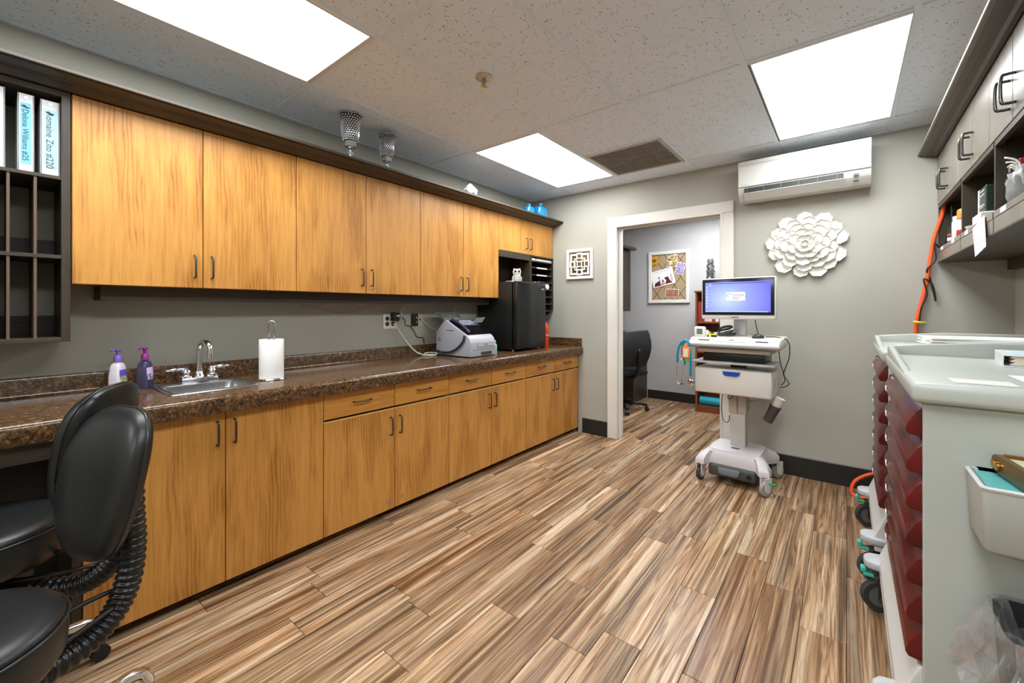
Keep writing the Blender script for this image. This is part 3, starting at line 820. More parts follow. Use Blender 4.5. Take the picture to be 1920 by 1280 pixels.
tag(wr.build('plastic_wrapper', mat('clear_wrapper', (190, 196, 198), .15, trans=.5), solid=.0008), 'crumpled clear plastic wrapper on the fridge corner', 'wrapper')

# ---- niche board and paper organizer under the short cabinet
nb = thing('niche_shelf_box', 'dark wood niche frame under the short oak cabinet behind the owl', 'shelf', (-2.6, 3.15, 1.50))
box('light_rail', (XUP - .018, XUP - .002, 2.889, 3.36, 1.728, 1.7865), DARKH, nb, bev=.001)
box('back_panel', (XL + .002, XL + .016, 3.08, 3.36, 1.22, 1.7865), DARK, nb)
box('side_panel', (XL + .016, XUP - .004, 3.361, 3.378, 1.22, 1.7865), DARK, nb)
og = thing('paper_organizer', 'dark wood paper sorter with labelled slots in the corner by the end wall', 'organizer', (-2.6, 3.58, 1.21))
OY_0, OY_1 = 3.379, YB - .003
MB().prism([(XL + .002, 1.10), (XL + .03, 1.10), (XUP, 1.235), (XUP, 1.7865), (XL + .002, 1.7865)], OY_1 - .014, OY_1, 'y').build('side_panel', DARK, og)
box('side_panel', (XL + .002, XUP, OY_0, OY_0 + .014, 1.22, 1.7865), DARK, og)
box('back_panel', (XL + .002, XL + .01, OY_0 + .014, OY_1 - .014, 1.22, 1.7865), DARK, og)
zs = [1.225, 1.297, 1.37, 1.443, 1.516, 1.589, 1.662, 1.7275]
for k, z in enumerate(zs):
    sh = box('shelf', (XL + .01, XUP - .001, OY_0 + .014, OY_1 - .014, z, z + .011), DARKH, og)
    if k in (5, 6): box('slot_label', (XUP - .001, XUP + .0006, OY_0 + .10, OY_1 - .12, z - .001, z + .012), PAPER, sh)
box('top_rail', (XL + .01, XUP, OY_0 + .014, OY_1 - .014, 1.775, 1.7865), DARKH, og)
for (zz, a, b, lab) in ((1.739, 3.40, 3.47, 'small white paper pile in the top slot of the corner sorter'), (1.739, 3.49, 3.762, 'wide white paper pile in the top slot of the corner sorter')):
    p = MB()
    for k in range(6): p.box(-2.70 + .004 * k, XUP - .006 - .005 * (k % 3), a, b - .004 * (k % 2), zz + k * .004, zz + k * .004 + .003)
    tag(p.build('paper_stack', PAPER), lab, 'papers')
tl = thing('tissue_roll', 'white tissue roll lying in a slot of the corner sorter', 'roll', (-2.47, 3.66, 1.4545))
MB().tube([(-2.60, 3.66, 1.482), (-2.44, 3.66, 1.482)], .027, 18).build('roll', PAPER, tl, smooth=40)

# ---- extinguisher-red bottle beside the fridge
rb = thing('red_extinguisher', 'red cylinder standing between the black fridge and the end wall', 'extinguisher', (-2.295, 3.398, CT + .0005))
MB().lathe([(0, 0), (.033, 0), (.036, .006), (.036, .19), (.03, .225), (.014, .243), (.012, .25), (0, .25)], 22).build('cylinder', mat('extinguisher_red', (214, 64, 34), .3), rb, world=False, smooth=40)
MB().lathe([(0, .25), (.013, .25), (.013, .272), (0, .272)], 14).box(-.007, .03, -.006, .006, .272, .282).build('valve', BLACK, rb, world=False)
MB().lathe([(.0362, .12), (.0368, .121), (.0368, .125), (.0362, .126)], 22).build('band', WHITE, rb, world=False)

# ---- outlets, chargers and cables on the left wall
def plate(y0, y1, z0, z1, label, duplex, m=None):
    t = thing('wall_outlet', label, 'outlet', (XL + .004, (y0 + y1) / 2, z0))
    MB().box(XL, XL + .006, y0, y1, z0, z1, bev=.002).build('plate', m or WHITE, t)
    for y, z in duplex:
        f = MB().lathe([(0, 0), (.0165, 0), (.0165, .003), (0, .003)], 20, frame_M((XL + .006, y, z), (0, 1, 0), (0, 0, 1))).build('receptacle', mat('brown_receptacle', (58, 44, 36), .5), t)
        for s in (-1, 1): box('slot', (XL + .009, XL + .0096, y + s * .006 - .001, y + s * .006 + .001, z - .002, z + .006), BLACK, f)
    return t
plate(1.872, 1.990, 1.098, 1.214, 'white double outlet plate with brown sockets left of the fax machine', [(1.905, 1.176), (1.905, 1.136), (1.957, 1.136)])
w2 = plate(2.125, 2.250, 1.113, 1.212, 'beige phone jack plate beside a dark switch plate near the fax machine', [], mat('plate_beige', (196, 186, 160), .4))
box('dark_insert', (XL + .006, XL + .014, 2.127, 2.193, 1.115, 1.211), BLACK, w2)
for z in (1.18, 1.145): MB().cyl((XL + .014, 2.175, z), (XL + .018, 2.175, z), .008, 12).build('knob', STEEL, w2)
box('jack', (XL + .006, XL + .009, 2.213, 2.225, 1.158, 1.170), BLACK, w2)
ch = thing('power_adapter', 'black plug-in power adapter on the white outlet plate', 'adapter', (XL + .03, 1.957, 1.165))
MB().box(XL + .0062, XL + .05, 1.932, 1.99, 1.158, 1.222, bev=.005).build('body', BLACK, ch)
box('tag', (XL + .05, XL + .051, 1.96, 1.99, 1.192, 1.203), PAPER, ch)
def cable(name, pts, r, m, label, cat='cable', sm=8, n=6):
    return tag(MB().tube(pts, r, n, smooth=sm).build(name, m, smooth=True), label, cat)
CWH = mat('cable_white', (220, 216, 204), .45); CBK = mat('cable_black', (26, 26, 26), .5)
cable('extension_cable', [(XL + .012, 1.957, 1.136), (XL + .04, 1.962, 1.12), (XL + .05, 1.985, 1.075), (XL + .055, 2.05, .99), (XL + .07, 2.13, .91), (XL + .085, 2.20, CT + .008), (XL + .095, 2.285, CT + .007)], .006, CWH, 'thick white power cord drooping from the outlet to the counter')
cable('coiled_cable', [(XL + .10, 2.17, CT + .006), (XL + .13, 2.22, CT + .006), (XL + .15, 2.27, CT + .01), (XL + .12, 2.285, CT + .02), (XL + .09, 2.24, CT + .022), (XL + .10, 2.19, CT + .02), (XL + .14, 2.20, CT + .007), (XL + .16, 2.255, CT + .006)], .0045, CWH, 'white cable bundled on the counter beside the fax machine')
cable('adapter_cord', [(XL + .03, 1.985, 1.215), (XL + .012, 2.02, 1.195), (XL + .008, 2.065, 1.165), (XL + .007, 2.075, 1.12), (XL + .006, 2.12, 1.112), (XL + .008, 2.165, 1.06), (XL + .006, 2.19, 1.022), (XL + .006, 2.25, 1.012), (XL + .006, 2.262, .965)], .003, CBK, 'thin black adapter cord running down the wall to the fax machine', sm=5)
cable('phone_cord', [(XL + .01, 2.232, 1.163), (XL + .02, 2.26, 1.14), (XL + .03, 2.32, 1.09), (XL + .05, 2.40, 1.06)], .003, CWH, 'white phone cord from the beige jack to the fax machine')
cable('plug_cord', [(-2.60, 1.975, 1.288), (-2.66, 1.985, 1.24), (XL + .06, 1.995, 1.19), (XL + .055, 2.0, 1.165)], .004, mat('cord_ivory', (188, 180, 156), .5), 'short ivory cord hanging from the valance beside the outlet')
cable('thin_wire', [(-2.60, 1.19, 1.288), (XL + .02, 1.27, 1.272), (XL + .01, 1.35, 1.262), (XL + .008, 1.48, 1.228), (XL + .008, 1.60, 1.228), (XL + .01, 1.71, 1.255), (-2.61, 1.78, 1.288)], .0022, mat('wire_pale', (150, 144, 126), .5), 'thin pale wire sagging below the valance above the paper towel')
cable('dangling_wire', [(-2.61, 2.49, 1.288), (-2.62, 2.50, 1.26), (-2.625, 2.50, 1.20)], .0022, mat('wire_pale', (150, 144, 126), .5), 'short thin wire hanging above the fax machine')

# ---- ornaments on the crown shelf
TS = 2.1685
SILV = mat('crystal_silver', (205, 207, 212), .12, .85)
def goblet(x, y, h, label):
    t = thing('crystal_candle_holder', label, 'candle holder', (x, y, TS), group='crystal candle holders on the crown shelf')
    k = h / .26
    MB().lathe([(0, 0), (.030, 0), (.034, .004), (.012, .010), (.009, .018), (.016, .026), (.019, .036), (.013, .046), (.008, .052), (.012, .058), (.021, .066), (.021, .07), (0, .07)], 20).build('stem', SILV, t, world=False, smooth=40, M=Matrix.Scale(k, 4))
    MB().lathe([(0, .07), (.030, .07), (.0345, .073), (.0345, .105), (.031, .108), (0, .108)], 8).build('socket', SILV, t, world=False, M=Matrix.Scale(k, 4))
    cup = lambda z: .040 + .010 * math.sin((z - .108) / .15 * PI * .9) + (.024 * max(0, (z - .215) / .043) ** 1.6)
    MB().lathe([(cup(.108 + .15 * i / 12) - .003, .108 + .15 * i / 12) for i in range(13)] + [(cup(.108 + .15 * i / 12) - .007, .108 + .15 * i / 12) for i in range(12, -1, -1)], 24).build('cup_liner', mat('liner_dark', (44, 45, 48), .4, .3), t, world=False, smooth=True, M=Matrix.Scale(k, 4))
    bd = MB()
    for i in range(12):
        z = .112 + .0125 * i; r = cup(z); n = 22
        for j in range(n):
            a = 2 * PI * (j + .5 * (i % 2)) / n
            bmesh.ops.create_icosphere(bd.bm, subdivisions=1, radius=.0055, matrix=Matrix.Translation((r * math.cos(a), r * math.sin(a), z)))
    b = bd.build('crystal_beads', mat('crystal_bead', (232, 234, 238), .05, .55), t, world=False, M=Matrix.Scale(k, 4)); b['kind'] = 'stuff'
    MB().lathe([(.070, .256), (.074, .258), (.074, .261), (.070, .262)], 28).build('rim', SILV, t, world=False, smooth=40, M=Matrix.Scale(k, 4))
goblet(-2.385, 1.40, .262, 'larger crystal beaded candle holder, the nearer one on the crown shelf')
goblet(-2.40, 1.672, .228, 'smaller crystal beaded candle holder, the farther one on the crown shelf')
rk = MB(); bmesh.ops.create_icosphere(rk.bm, subdivisions=3, radius=1)
for v in rk.bm.verts:
    z = (v.co.z + 1) / 2; n = .82 + .28 * random.random()
    w = (1 - z) ** .7 * .9 + .22
    v.co = Vector((v.co.x * .055 * w * n, v.co.y * .085 * w * n, z * .105 * (1 if z > .05 else 1)))
tag(rk.build('shell_ornament', mat('shell_white', (226, 226, 226), .5), M=Matrix.Translation((-2.40, 2.468, TS))), 'rough white shell-like ornament on the crown shelf', 'ornament')
TEALG = mat('turquoise_glass', (24, 132, 190), .06, spec=.7, coat=.6)
def flask(x, y, w, d, h, label, rz=0):
    t = thing('turquoise_vase', label, 'vase', (x, y, TS), rz, group='turquoise glass vases on the crown shelf')
    sec = lambda a, b, z: rrect(-a, a, -b, b, min(a, b) * .6, z, 5)
    MB().loft([sec(w * .9, d * .85, 0), sec(w, d, .01), sec(w, d, h * .55), sec(w * .9, d * .9, h * .72), sec(w * .35, d * .5, h * .82), sec(.012, .012, h * .86), sec(.012, .012, h * .93)]).build('body', TEALG, t, world=False, smooth=45)
    MB().lathe([(.012, 0), (.02, .004), (.021, h * .07), (.012, h * .08), (0, h * .08)], 16, Matrix.Translation((0, 0, h * .92))).build('lip', mat('turquoise_lip', (92, 176, 210), .1), t, world=False, smooth=40)
flask(-2.47, 3.37, .058, .04, .125, 'smaller ribbed turquoise glass vase at the corner end of the crown shelf', 1.57)
flask(-2.44, 3.53, .080, .045, .155, 'larger square turquoise glass vase at the corner end of the crown shelf', 1.57)

# ================================================================== END WALL
# ---- split air conditioner
ac = thing('air_conditioner', 'white wall-mounted split air conditioner above the flower art', 'air conditioner', (-.262, YB - .1, 2.07))
AX0, AX1 = -.652, .128
apro = [(YB - .001, 2.37), (YB - .001, 2.085), (YB - .09, 2.068), (YB - .135, 2.075), (YB - .178, 2.125), (YB - .192, 2.16), (YB - .196, 2.35), (YB - .185, 2.372), (YB - .15, 2.378)]
ACW = mat('ac_white', (196, 194, 187), .38)
MB().prism(apro, AX0, AX1, 'x', bev=.006, seg=2).build('body', ACW, ac, smooth=35)
MB().box(AX0 + .004, AX1 - .004, YB - .2035, YB - .19, 2.172, 2.322, bev=.004, seg=2).build('front_panel', ACW, ac)
MB().box(AX0 + .012, AX1 - .012, YB - .197, YB - .19, 2.332, 2.344, bev=.002).build('intake_grille', mat('ac_grille_grey', (170, 168, 160), .5), ac)  # strip in a slightly darker grey than the body
slot = MB().prism([(YB - .196, 2.162), (YB - .130, 2.105), (YB - .135, 2.098), (YB - .200, 2.128)], AX0 + .045, AX1 - .145, 'x').build('outlet_slot', mat('slot_dark', (36, 40, 36), .6), ac)
for k in range(6):
    x = AX0 + .06 + k * .108
    MB().box(x, x + .004, YB - .2015, YB - .15, 2.130, 2.160).build('vane', mat('vane_grey', (92, 96, 92), .5), slot)
MB().prism([(YB - .2005, 2.126), (YB - .204, 2.123), (YB - .150, 2.075), (YB - .146, 2.080)], AX0 + .042, AX1 - .142, 'x').build('louver', ACW, ac)
box('display', (AX1 - .092, AX1 - .066, YB - .1985, YB - .188, 2.132, 2.146), DGLASS, ac)
box('display', (AX1 - .094, AX1 - .066, YB - .186, YB - .17, 2.098, 2.102), DGLASS, ac)
LOGO = mat('logo_grey', (140, 140, 138), .4)
def maker_mark(xc, w):
    m = MB(); y0, y1 = YB - .2043, YB - .2034
    m.prism([(xc - w * .5, 2.180), (xc - w * .44, 2.190), (xc - w * .34, 2.190), (xc - w * .36, 2.187), (xc - w * .42, 2.187), (xc - w * .47, 2.180)], y0, y1, 'y')
    for k in range(6):
        x = xc - w * .30 + k * w * .125
        m.box(x, x + w * .085, y0, y1, 2.1825, 2.1845 + .002 * (k % 3 == 2))
    m.build('maker_mark', LOGO, ac)
maker_mark(AX1 - .075, .07); maker_mark(AX0 + .05, .058)

# ---- white metal flower
FC = Vector((-.236, YB - .006, 1.728))
fw = thing('flower_wall_art', 'large white metal flower wall art with layered hexagonal petals', 'wall art', tuple(FC))
PETW = mat('petal_white', (230, 228, 220), .4)
def petal_mesh(L, Wd):
    """pentagon petal lying along +x from the centre, dished"""
    out = [(0, -Wd * .32), (L * .50, -Wd * .52), (L * .84, -Wd * .40), (L, 0), (L * .84, Wd * .40), (L * .50, Wd * .52), (0, Wd * .32)]
    inn = [(L * .5 + (x - L * .5) * .84, y * .82) for x, y in out]
    b = MB()
    n = len(out)
    V = [(x, y, 0.010) for x, y in out] + [(x, y, .0) for x, y in inn] + [(x, y, .004) for x, y in out]
    F = [tuple(range(n, 2 * n))] + [(i, (i + 1) % n, n + (i + 1) % n, n + i) for i in range(n)] + [(i, 2 * n + i, 2 * n + (i + 1) % n, (i + 1) % n) for i in range(n)]
    b.raw(V, F)
    return b
def petals(n, r0, L, Wd, z, tilt, ph):
    for k in range(n):
        a = 2 * PI * k / n + ph + .10 * math.sin(k * 5.1 + n)
        s = 1 + .06 * math.sin(k * 3.3 + n)
        Mx = Matrix.Translation(FC) @ Matrix.Rotation(PI / 2, 4, 'X') @ Matrix.Translation((0, 0, z + .0016 * (k % 2))) @ Matrix.Rotation(a, 4, 'Z') @ Matrix.Translation((r0, 0, 0)) @ Matrix.Rotation(-tilt, 4, 'Y') @ Matrix.Scale(s, 4)
        petal_mesh(L, Wd).build('petal', PETW, fw, M=Mx, solid=.0012)
MB().lathe([(0, .0), (.10, 0), (.10, .006), (0, .006)], 20, Matrix.Translation(FC) @ Matrix.Rotation(PI / 2, 4, 'X')).build('backing_disc', PETW, fw)
petals(13, .135, .118, .105, .006, .10, .15)
petals(12, .095, .108, .098, .016, .16, .42)
petals(10, .062, .098, .092, .026, .24, .1)
petals(8, .034, .084, .080, .036, .34, .35)
petals(6, .014, .062, .062, .046, .50, .1)
petals(6, .003, .034, .030, .054, .70, .5)
MB().lathe([(0, 0), (.01, 0), (.008, .008), (0, .010)], 12, Matrix.Translation(FC) @ Matrix.Rotation(PI / 2, 4, 'X') @ Matrix.Translation((0, 0, .055))).build('flower_center', PETW, fw)

# ---- white fretwork mirror frame
fm = thing('fretwork_frame', 'small square white frame with interlocking fretwork beside the doorway', 'wall decor', (-2.127, YB - .01, 1.552))
fx0, fx1, fz0, fz1 = -2.279, -1.975, 1.555, 1.860
FY = YB - .001
for b in ((fx0, fx0 + .03, fz0, fz1), (fx1 - .03, fx1, fz0, fz1), (fx0 + .03, fx1 - .03, fz0, fz0 + .03), (fx0 + .03, fx1 - .03, fz1 - .03, fz1)):
    MB().box(b[0], b[1], FY - .026, FY, b[2], b[3], bev=.004).build('frame_rail', WHITE, fm)
box('mirror', (fx0 + .03, fx1 - .03, FY - .004, FY - .001, fz0 + .03, fz1 - .03), mat('aged_mirror', (150, 140, 112), .12, .8), fm)
cx, cz = (fx0 + fx1) / 2, (fz0 + fz1) / 2
def sq(x, z, h, y, w=.011):
    m = MB()
    for b in ((x - h, x + h, z - h, z - h + w), (x - h, x + h, z + h - w, z + h), (x - h, x - h + w, z - h + w, z + h - w), (x + h - w, x + h, z - h + w, z + h - w)):
        m.box(b[0], b[1], FY - y - .007, FY - y, b[2], b[3])
    m.build('fretwork_square', WHITE, fm)
sq(cx, cz, .030, .012); sq(cx, cz, .062, .006, .012); sq(cx, cz, .108, .008, .012)
for sx_ in (-1, 1):
    for sz_ in (-1, 1): sq(cx + sx_ * .062, cz + sz_ * .062, .036, .010, .010)
for dx, dz in ((0, .085), (0, -.085), (.085, 0), (-.085, 0)): sq(cx + dx, cz + dz, .030, .014, .010)

# ================================================================== BLACK STOOL CHAIRS
def stool(name_label, loc, rz, dz, leg_ph, LL=.316, sc=1.0):
    t = thing('drafting_chair', name_label, 'chair', loc, rz, group='black vinyl drafting chairs at the counter')
    Z = lambda z: z + dz
    # seat
    prof = [(0, Z(.375)), (.15, Z(.375)), (.185, Z(.385)), (.20, Z(.41)), (.204, Z(.45)), (.202, Z(.478))]
    MB().lathe(prof + [(.200, Z(.482)), (.0, Z(.482))], 44).build('seat_skirt', VINYL, t, world=False, smooth=50)
    MB().lathe([(0, Z(.480)), (.198, Z(.482)), (.199, Z(.488)), (.190, Z(.500)), (.165, Z(.509)), (.10, Z(.512)), (0, Z(.510))], 44).build('seat', VINYL, t, world=False, smooth=True)
    MB().tube([(.203 * math.cos(a), .203 * math.sin(a), Z(.482)) for a in [2 * PI * k / 44 for k in range(44)]], .0035, 6, closed=True).build('piping', mat('piping_black', (38, 39, 39), .25), t, world=False, smooth=True)
    # backrest: egg outline, cushion bulging towards the sitter
    def outline(a, k):
        c, s = math.cos(a), math.sin(a)
        w = .134 * (1 + .17 * s) * (abs(c) ** .75 * (1 if c > 0 else -1)); h = .198 * (abs(s) ** .80 * (1 if s > 0 else -1))
        return w * k, h * k
    N = 40
    def ring(k, d):
        return [(lambda p: (p[0], -.300 - .10 * (p[1] / .232) * .5 + d - .10 * (p[0] / .18) ** 2 * -.45, Z(.715) + p[1]))(outline(2 * PI * i / N, k)) for i in range(N)]
    MB().loft([ring(.20, .022), ring(.55, .020), ring(.82, .013), ring(.95, .0), ring(.995, -.016), ring(1.0, -.026)][::-1], cap=True).build('backrest', VINYL, t, world=False, smooth=55)
    MB().loft([ring(1.0, -.027), ring(.985, -.042), ring(.9, -.049), ring(.4, -.052)], cap=True).build('back_shell', SATIN, t, world=False, smooth=55)
    MB().tube(ring(1.004, -.0265), .0035, 6, closed=True).build('piping', mat('piping_black', (38, 39, 39), .25), t, world=False, smooth=True)
    # bellows spine
    sp = [(0, -.03, Z(.315)), (0, -.15, Z(.295)), (0, -.26, Z(.298)), (0, -.330, Z(.335)), (0, -.368, Z(.40)), (0, -.382, Z(.50)), (0, -.378, Z(.60)), (0, -.375, Z(.70))]
    MB().tube(sp, .03, 18, smooth=26, rad=lambda q: .0265 + .0065 * abs(math.sin(q * PI * 34))).build('bellows', mat('bellows_black', (24, 24, 24), .28), t, world=False, smooth=True)
    if True:
        MB().tube([(.015, -.10, Z(.386)), (.016, -.25, Z(.402)), (.015, -.355, Z(.392))], .0065, 8, smooth=6).build('lever', SATIN, t, world=False, smooth=True)
        MB().tube([(-.015, -.05, Z(.335)), (-.016, -.20, Z(.345)), (-.015, -.325, Z(.362))], .0065, 8, smooth=6).build('lever', SATIN, t, world=False, smooth=True)
    MB().box(-.08, .08, -.09, .09, Z(.30), Z(.374), bev=.006).build('mechanism', BLACK, t, world=False)
    MB().lathe([(0, .10), (.028, .10), (.028, .22), (.019, .222), (.019, Z(.301)), (0, Z(.301))], 20).build('gas_column', SATIN, t, world=False, smooth=40)
    hub = MB().lathe([(0, .105), (.045, .105), (.048, .12), (.045, .155), (.03, .165), (0, .165)], 24).build('hub', CHROME, t, world=False, smooth=40)
    for k in range(5):
        a = leg_ph + 2 * PI * k / 5
        ca, sa = math.cos(a), math.sin(a)
        P = lambda r, z: (r * ca, r * sa, z)
        l = MB().tube([P(.03, .135), P(.12, .155), P(LL - .10, .160), P(LL - .03, .146), P(LL - .004, .115), P(LL, .095)], .017, 12, smooth=5).build('leg', CHROME, t, world=False, smooth=True)
        MB().cyl(P(LL, .100), P(LL, .040), .0155, 14).build('caster_stem', SATIN, l, world=False, smooth=40)
        b = a + PI / 2 + .8 * math.sin(k * 2.3)
        w = MB()
        for s in (-1, 1):
            c0 = Vector(P(LL + .002, .0255)) + Vector((math.cos(b), math.sin(b), 0)) * (s * .010)
            c1 = c0 + Vector((math.cos(b), math.sin(b), 0)) * (s * .014)
            w.cyl(c0, c1, .025, 18)
        w.build('caster', BLACK, l, world=False, smooth=40)
    return t
stool('black vinyl drafting chair nearest the camera, its round seat cut by the frame edge', (-1.48, -.075, .0005), math.radians(205), .05, math.radians(118 - 205), .44)
stool('black vinyl drafting chair pushed behind the nearer one against the counter', (-2.02, -.02, .0005), math.radians(140), .10, math.radians(104 - 140), .28)

# ================================================================== RIGHT WALL: dark cabinets and open shelves
RX = .452
J = [3.782, 3.47, 3.16, 2.85, 2.54, 2.23, 1.92, 1.61, 1.30, .99, .68]
RZ0, RZ1 = 1.906, 2.215
rl = ['dark laminate wall cabinet nearest the end wall above the orange cord', 'dark laminate wall cabinet second from the end wall', 'dark laminate wall cabinet third from the end wall', 'dark laminate wall cabinet fourth from the end wall', 'dark laminate wall cabinet farthest from the end wall']
for u in range(5):
    b, m_, a = J[2 * u], J[2 * u + 1], J[2 * u + 2]
    t = thing('dark_wall_cabinet', rl[u], 'cabinet', ((RX + XR) / 2, (a + b) / 2, RZ0), group='dark wall cabinets along the right wall')
    bd = MB()
    bd.box(RX + .02, XR - .002, a + .001, a + .018, RZ0, RZ1).box(RX + .02, XR - .002, b - .018, b - .001, RZ0, RZ1)
    bd.box(RX + .02, XR - .002, a + .018, b - .018, RZ0, RZ0 + .018).box(RX + .02, XR - .002, a + .018, b - .018, RZ1 - .018, RZ1).box(XR - .012, XR - .002, a + .018, b - .018, RZ0 + .018, RZ1 - .018)
    bd.build('body', DARK, t)
    for s in (0, 1):
        y0, y1 = (m_, b) if s == 0 else (a, m_)
        d = MB().box(RX, RX + .019, y0 + .002, y1 - .002, RZ0 + .002, RZ1 - .002, bev=.0018).build('door', LAMI, t)
        hy = m_ + (.035 if s == 0 else -.035)
        pull(d, (RX, hy, RZ0 + .05), (RX, hy, RZ0 + .15), (-.034, 0, 0), .0052, mat('handle_gunmetal', (88, 88, 84), .25, 1))
rc = thing('dark_crown_shelf', 'dark wood crown moulding above the dark right-hand cabinets', 'crown moulding', (.58, 2.2, 2.216))
MB().prism([(XR - .002, 2.2165), (RX + .004, 2.2165), (RX - .004, 2.2145), (RX - .02, 2.2145), (RX - .03, 2.224), (RX - .055, 2.226), (RX - .078, 2.234), (RX - .082, 2.238), (XR - .002, 2.238)], .3, YB - .002, 'y').build('moulding', DARKH, rc)
MB().box(RX - .092, XR - .002, .3, YB - .002, 2.2385, 2.254, bev=.002).build('top_board', mat('crown_edge_grey', (120, 112, 100), .4), rc)
os_ = thing('open_shelf_unit', 'dark wood open shelf unit with divided bays under the dark cabinets', 'shelf', (.61, 2.2, 1.541))
SB = 1.541
OYS = [3.782, 3.085, 2.478, 1.86, 1.24, .68]
for y in OYS:
    y_ = min(max(y, .69), 3.772)
    pn = MB().box(RX + .004, XR - .002, y_ - .009, y_ + .009, SB + .016, RZ0 - .002, bev=.001).build('divider', DARK, os_)
    for k in range(6):
        if y < 3.7:
            MB().cyl((RX + .09, y_ + .009, 1.67 + k * .036), (RX + .09, y_ + .0105, 1.67 + k * .036), .004, 8).build('shelf_pin', STEEL, pn)
for a, b in zip(OYS[1:], OYS):
    a_, b_ = max(a, .69) + .0095, min(b, 3.772) - .0095
    box('shelf', (RX + .006, XR - .002, a_, b_, 1.610, 1.626), DARKH, os_)
    MB().box(RX, RX + .018, a_, b_, SB + .004, 1.604, bev=.002).build('front_rail', LAMI, os_)
    MB().box(RX - .001, RX + .006, a_, b_, 1.6045, 1.630, bev=.001).build('shelf_lip', LAMI, os_)
    MB().box(RX + .002, RX + .02, a_, b_, RZ0 - .022, RZ0 - .002).build('top_rail', DARKH, os_)
    for q in (.22, .72):
        box('shelf_label', (RX - .002, RX - .001, a_ + (b_ - a_) * q, a_ + (b_ - a_) * q + .07, 1.607, 1.626), PAPER, os_)
box('bottom_panel', (RX, XR - .002, .69, 3.781, SB, SB + .004), DARKH, os_)
box('wall_cleat', (XR - .03, XR - .002, .69, 3.781, SB - .06, SB - .001), DARK, os_)
# things in the bays
SH = 1.6265
rd = thing('two_way_radio', 'black two-way radio with antenna in the shelf bay by the end wall', 'radio', (.487, 3.52, SH), .3)
MB().box(-.018, .018, -.027, .027, 0, .105, bev=.005, seg=2).build('body', BLACK, rd, world=False)
MB().tube([(0, .016, .104), (0, .016, .15), (0, .017, .225)], .006, 8, rad=lambda q: .0065 - .003 * q).build('antenna', BLACK, rd, world=False)
box_l = MB().box(-.0195, -.018, -.018, .018, .05, .062).build('label', mat('radio_label_red', (196, 70, 40), .5), rd, world=False)
MB().box(-.0195, -.018, -.02, .02, .022, .04).build('label', PAPER, rd, world=False)
pb = thing('pill_bottle', 'white capped medicine bottle with yellow edge beside the radio', 'bottle', (.492, 3.36, SH))
MB().lathe([(0, 0), (.033, 0), (.034, .004), (.034, .105), (.028, .115), (0, .115)], 22).build('bottle', WHITE, pb, world=False, smooth=40)
MB().lathe([(0, .115), (.031, .115), (.031, .135), (0, .136)], 22).build('cap', WHITE, pb, world=False, smooth=40)
MB().lathe([(.0342, .02), (.0347, .021), (.0347, .09), (.0342, .091)], 22).build('label', mat('label_pale', (206, 210, 206), .5), pb, world=False, smooth=40)
ob = thing('orange_bottle', 'slim bottle with orange cap beside the white medicine bottle', 'bottle', (.488, 3.265, SH))
MB().lathe([(0, 0), (.024, 0), (.025, .004), (.025, .04), (.025, .10), (0, .105)], 20).build('bottle', WHITE, ob, world=False, smooth=40)
MB().lathe([(0, .105), (.025, .105), (.024, .15), (.018, .158), (0, .158)], 20).build('cap', mat('orange_cap', (236, 120, 30), .4), ob, world=False, smooth=40)
MB().lathe([(.0252, .01), (.0257, .011), (.0257, .045), (.0252, .046)], 20).build('label', mat('label_red', (150, 40, 28), .5), ob, world=False, smooth=40)
cb = thing('radio_charger', 'black charger base under the radio in the shelf bay', 'charger', (.490, 3.67, SH))
MB().box(-.03, .03, -.05, .05, 0, .045, bev=.006).build('base', BLACK, cb, world=False)
MB().box(-.022, .022, -.03, .03, .045, .052, bev=.002).build('cradle', SATIN, cb, world=False)
dv = thing('test_device', 'dark electronic device standing in a white tray on the open shelf', 'device', (.495, 2.84, SH))
MB().box(-.03, .05, -.075, .075, .0, .055, bev=.004).build('tray', WHITE, dv, world=False)
MB().box(-.012, .03, -.065, .065, .056, .175, bev=.004).build('body', mat('device_dark_green', (40, 54, 48), .3), dv, world=False)
MB().box(-.014, -.012, .030, .062, .06, .172).build('side_strip', LGREY, dv, world=False)
for k in range(2): MB().box(-.0135, -.012, -.05, .02, .135 + k * .018, .141 + k * .018).build('vent', LGREY, dv, world=False)
for k in range(3): MB().lathe([(0, 0), (.008, 0), (.008, .006), (0, .006)], 12, Matrix.Translation((-.012, -.04 + k * .03, .085)) @ Matrix.Rotation(-PI / 2, 4, 'Y')).build('knob', LGREY, dv, world=False)
wt = thing('white_dish', 'shallow white dish on the shelf edge beside the dark device', 'dish', (.495, 2.975, SH))
MB().lathe([(0, 0), (.03, 0), (.042, .012), (.045, .022), (.042, .022), (.03, .005), (0, .004)], 24).build('dish', WHITE, wt, world=False, smooth=40)
hp = MB().raw([(RX - .004, 2.80, 1.612), (RX - .004, 2.59, 1.640), (RX - .012, 2.52, 1.50), (RX - .014, 2.69, 1.475)], [(0, 1, 2, 3)])
def notes_mat():
    m = mat('typed_paper', (236, 236, 232), .7); t = NT(m); v = t.coords((1, 1, 1), False)
    w = t.add('ShaderNodeTexWave', wave_type='BANDS', bands_direction='Z'); w.inputs['Scale'].default_value = 38
    t.link(v, w.inputs['Vector'])
    l = t.ramp(w.outputs['Fac'], [(.80, (0, 0, 0)), (.88, (255, 255, 255))])
    n = t.ramp(t.noise(v, 70, 2), [(.45, (0, 0, 0)), (.5, (255, 255, 255))])
    f = t.mix(l, n, 1.0, 'MULTIPLY'); t.base(t.mix((238, 238, 234), (96, 96, 100), f)); return m
tag(hp.build('hanging_note', notes_mat(), solid=.001), 'typed white note hanging from the open shelf rail', 'note')
bg = thing('plastic_bag', 'clear zip bag of supplies on the open shelf nearest the camera', 'bag', (.505, 2.34, SH))
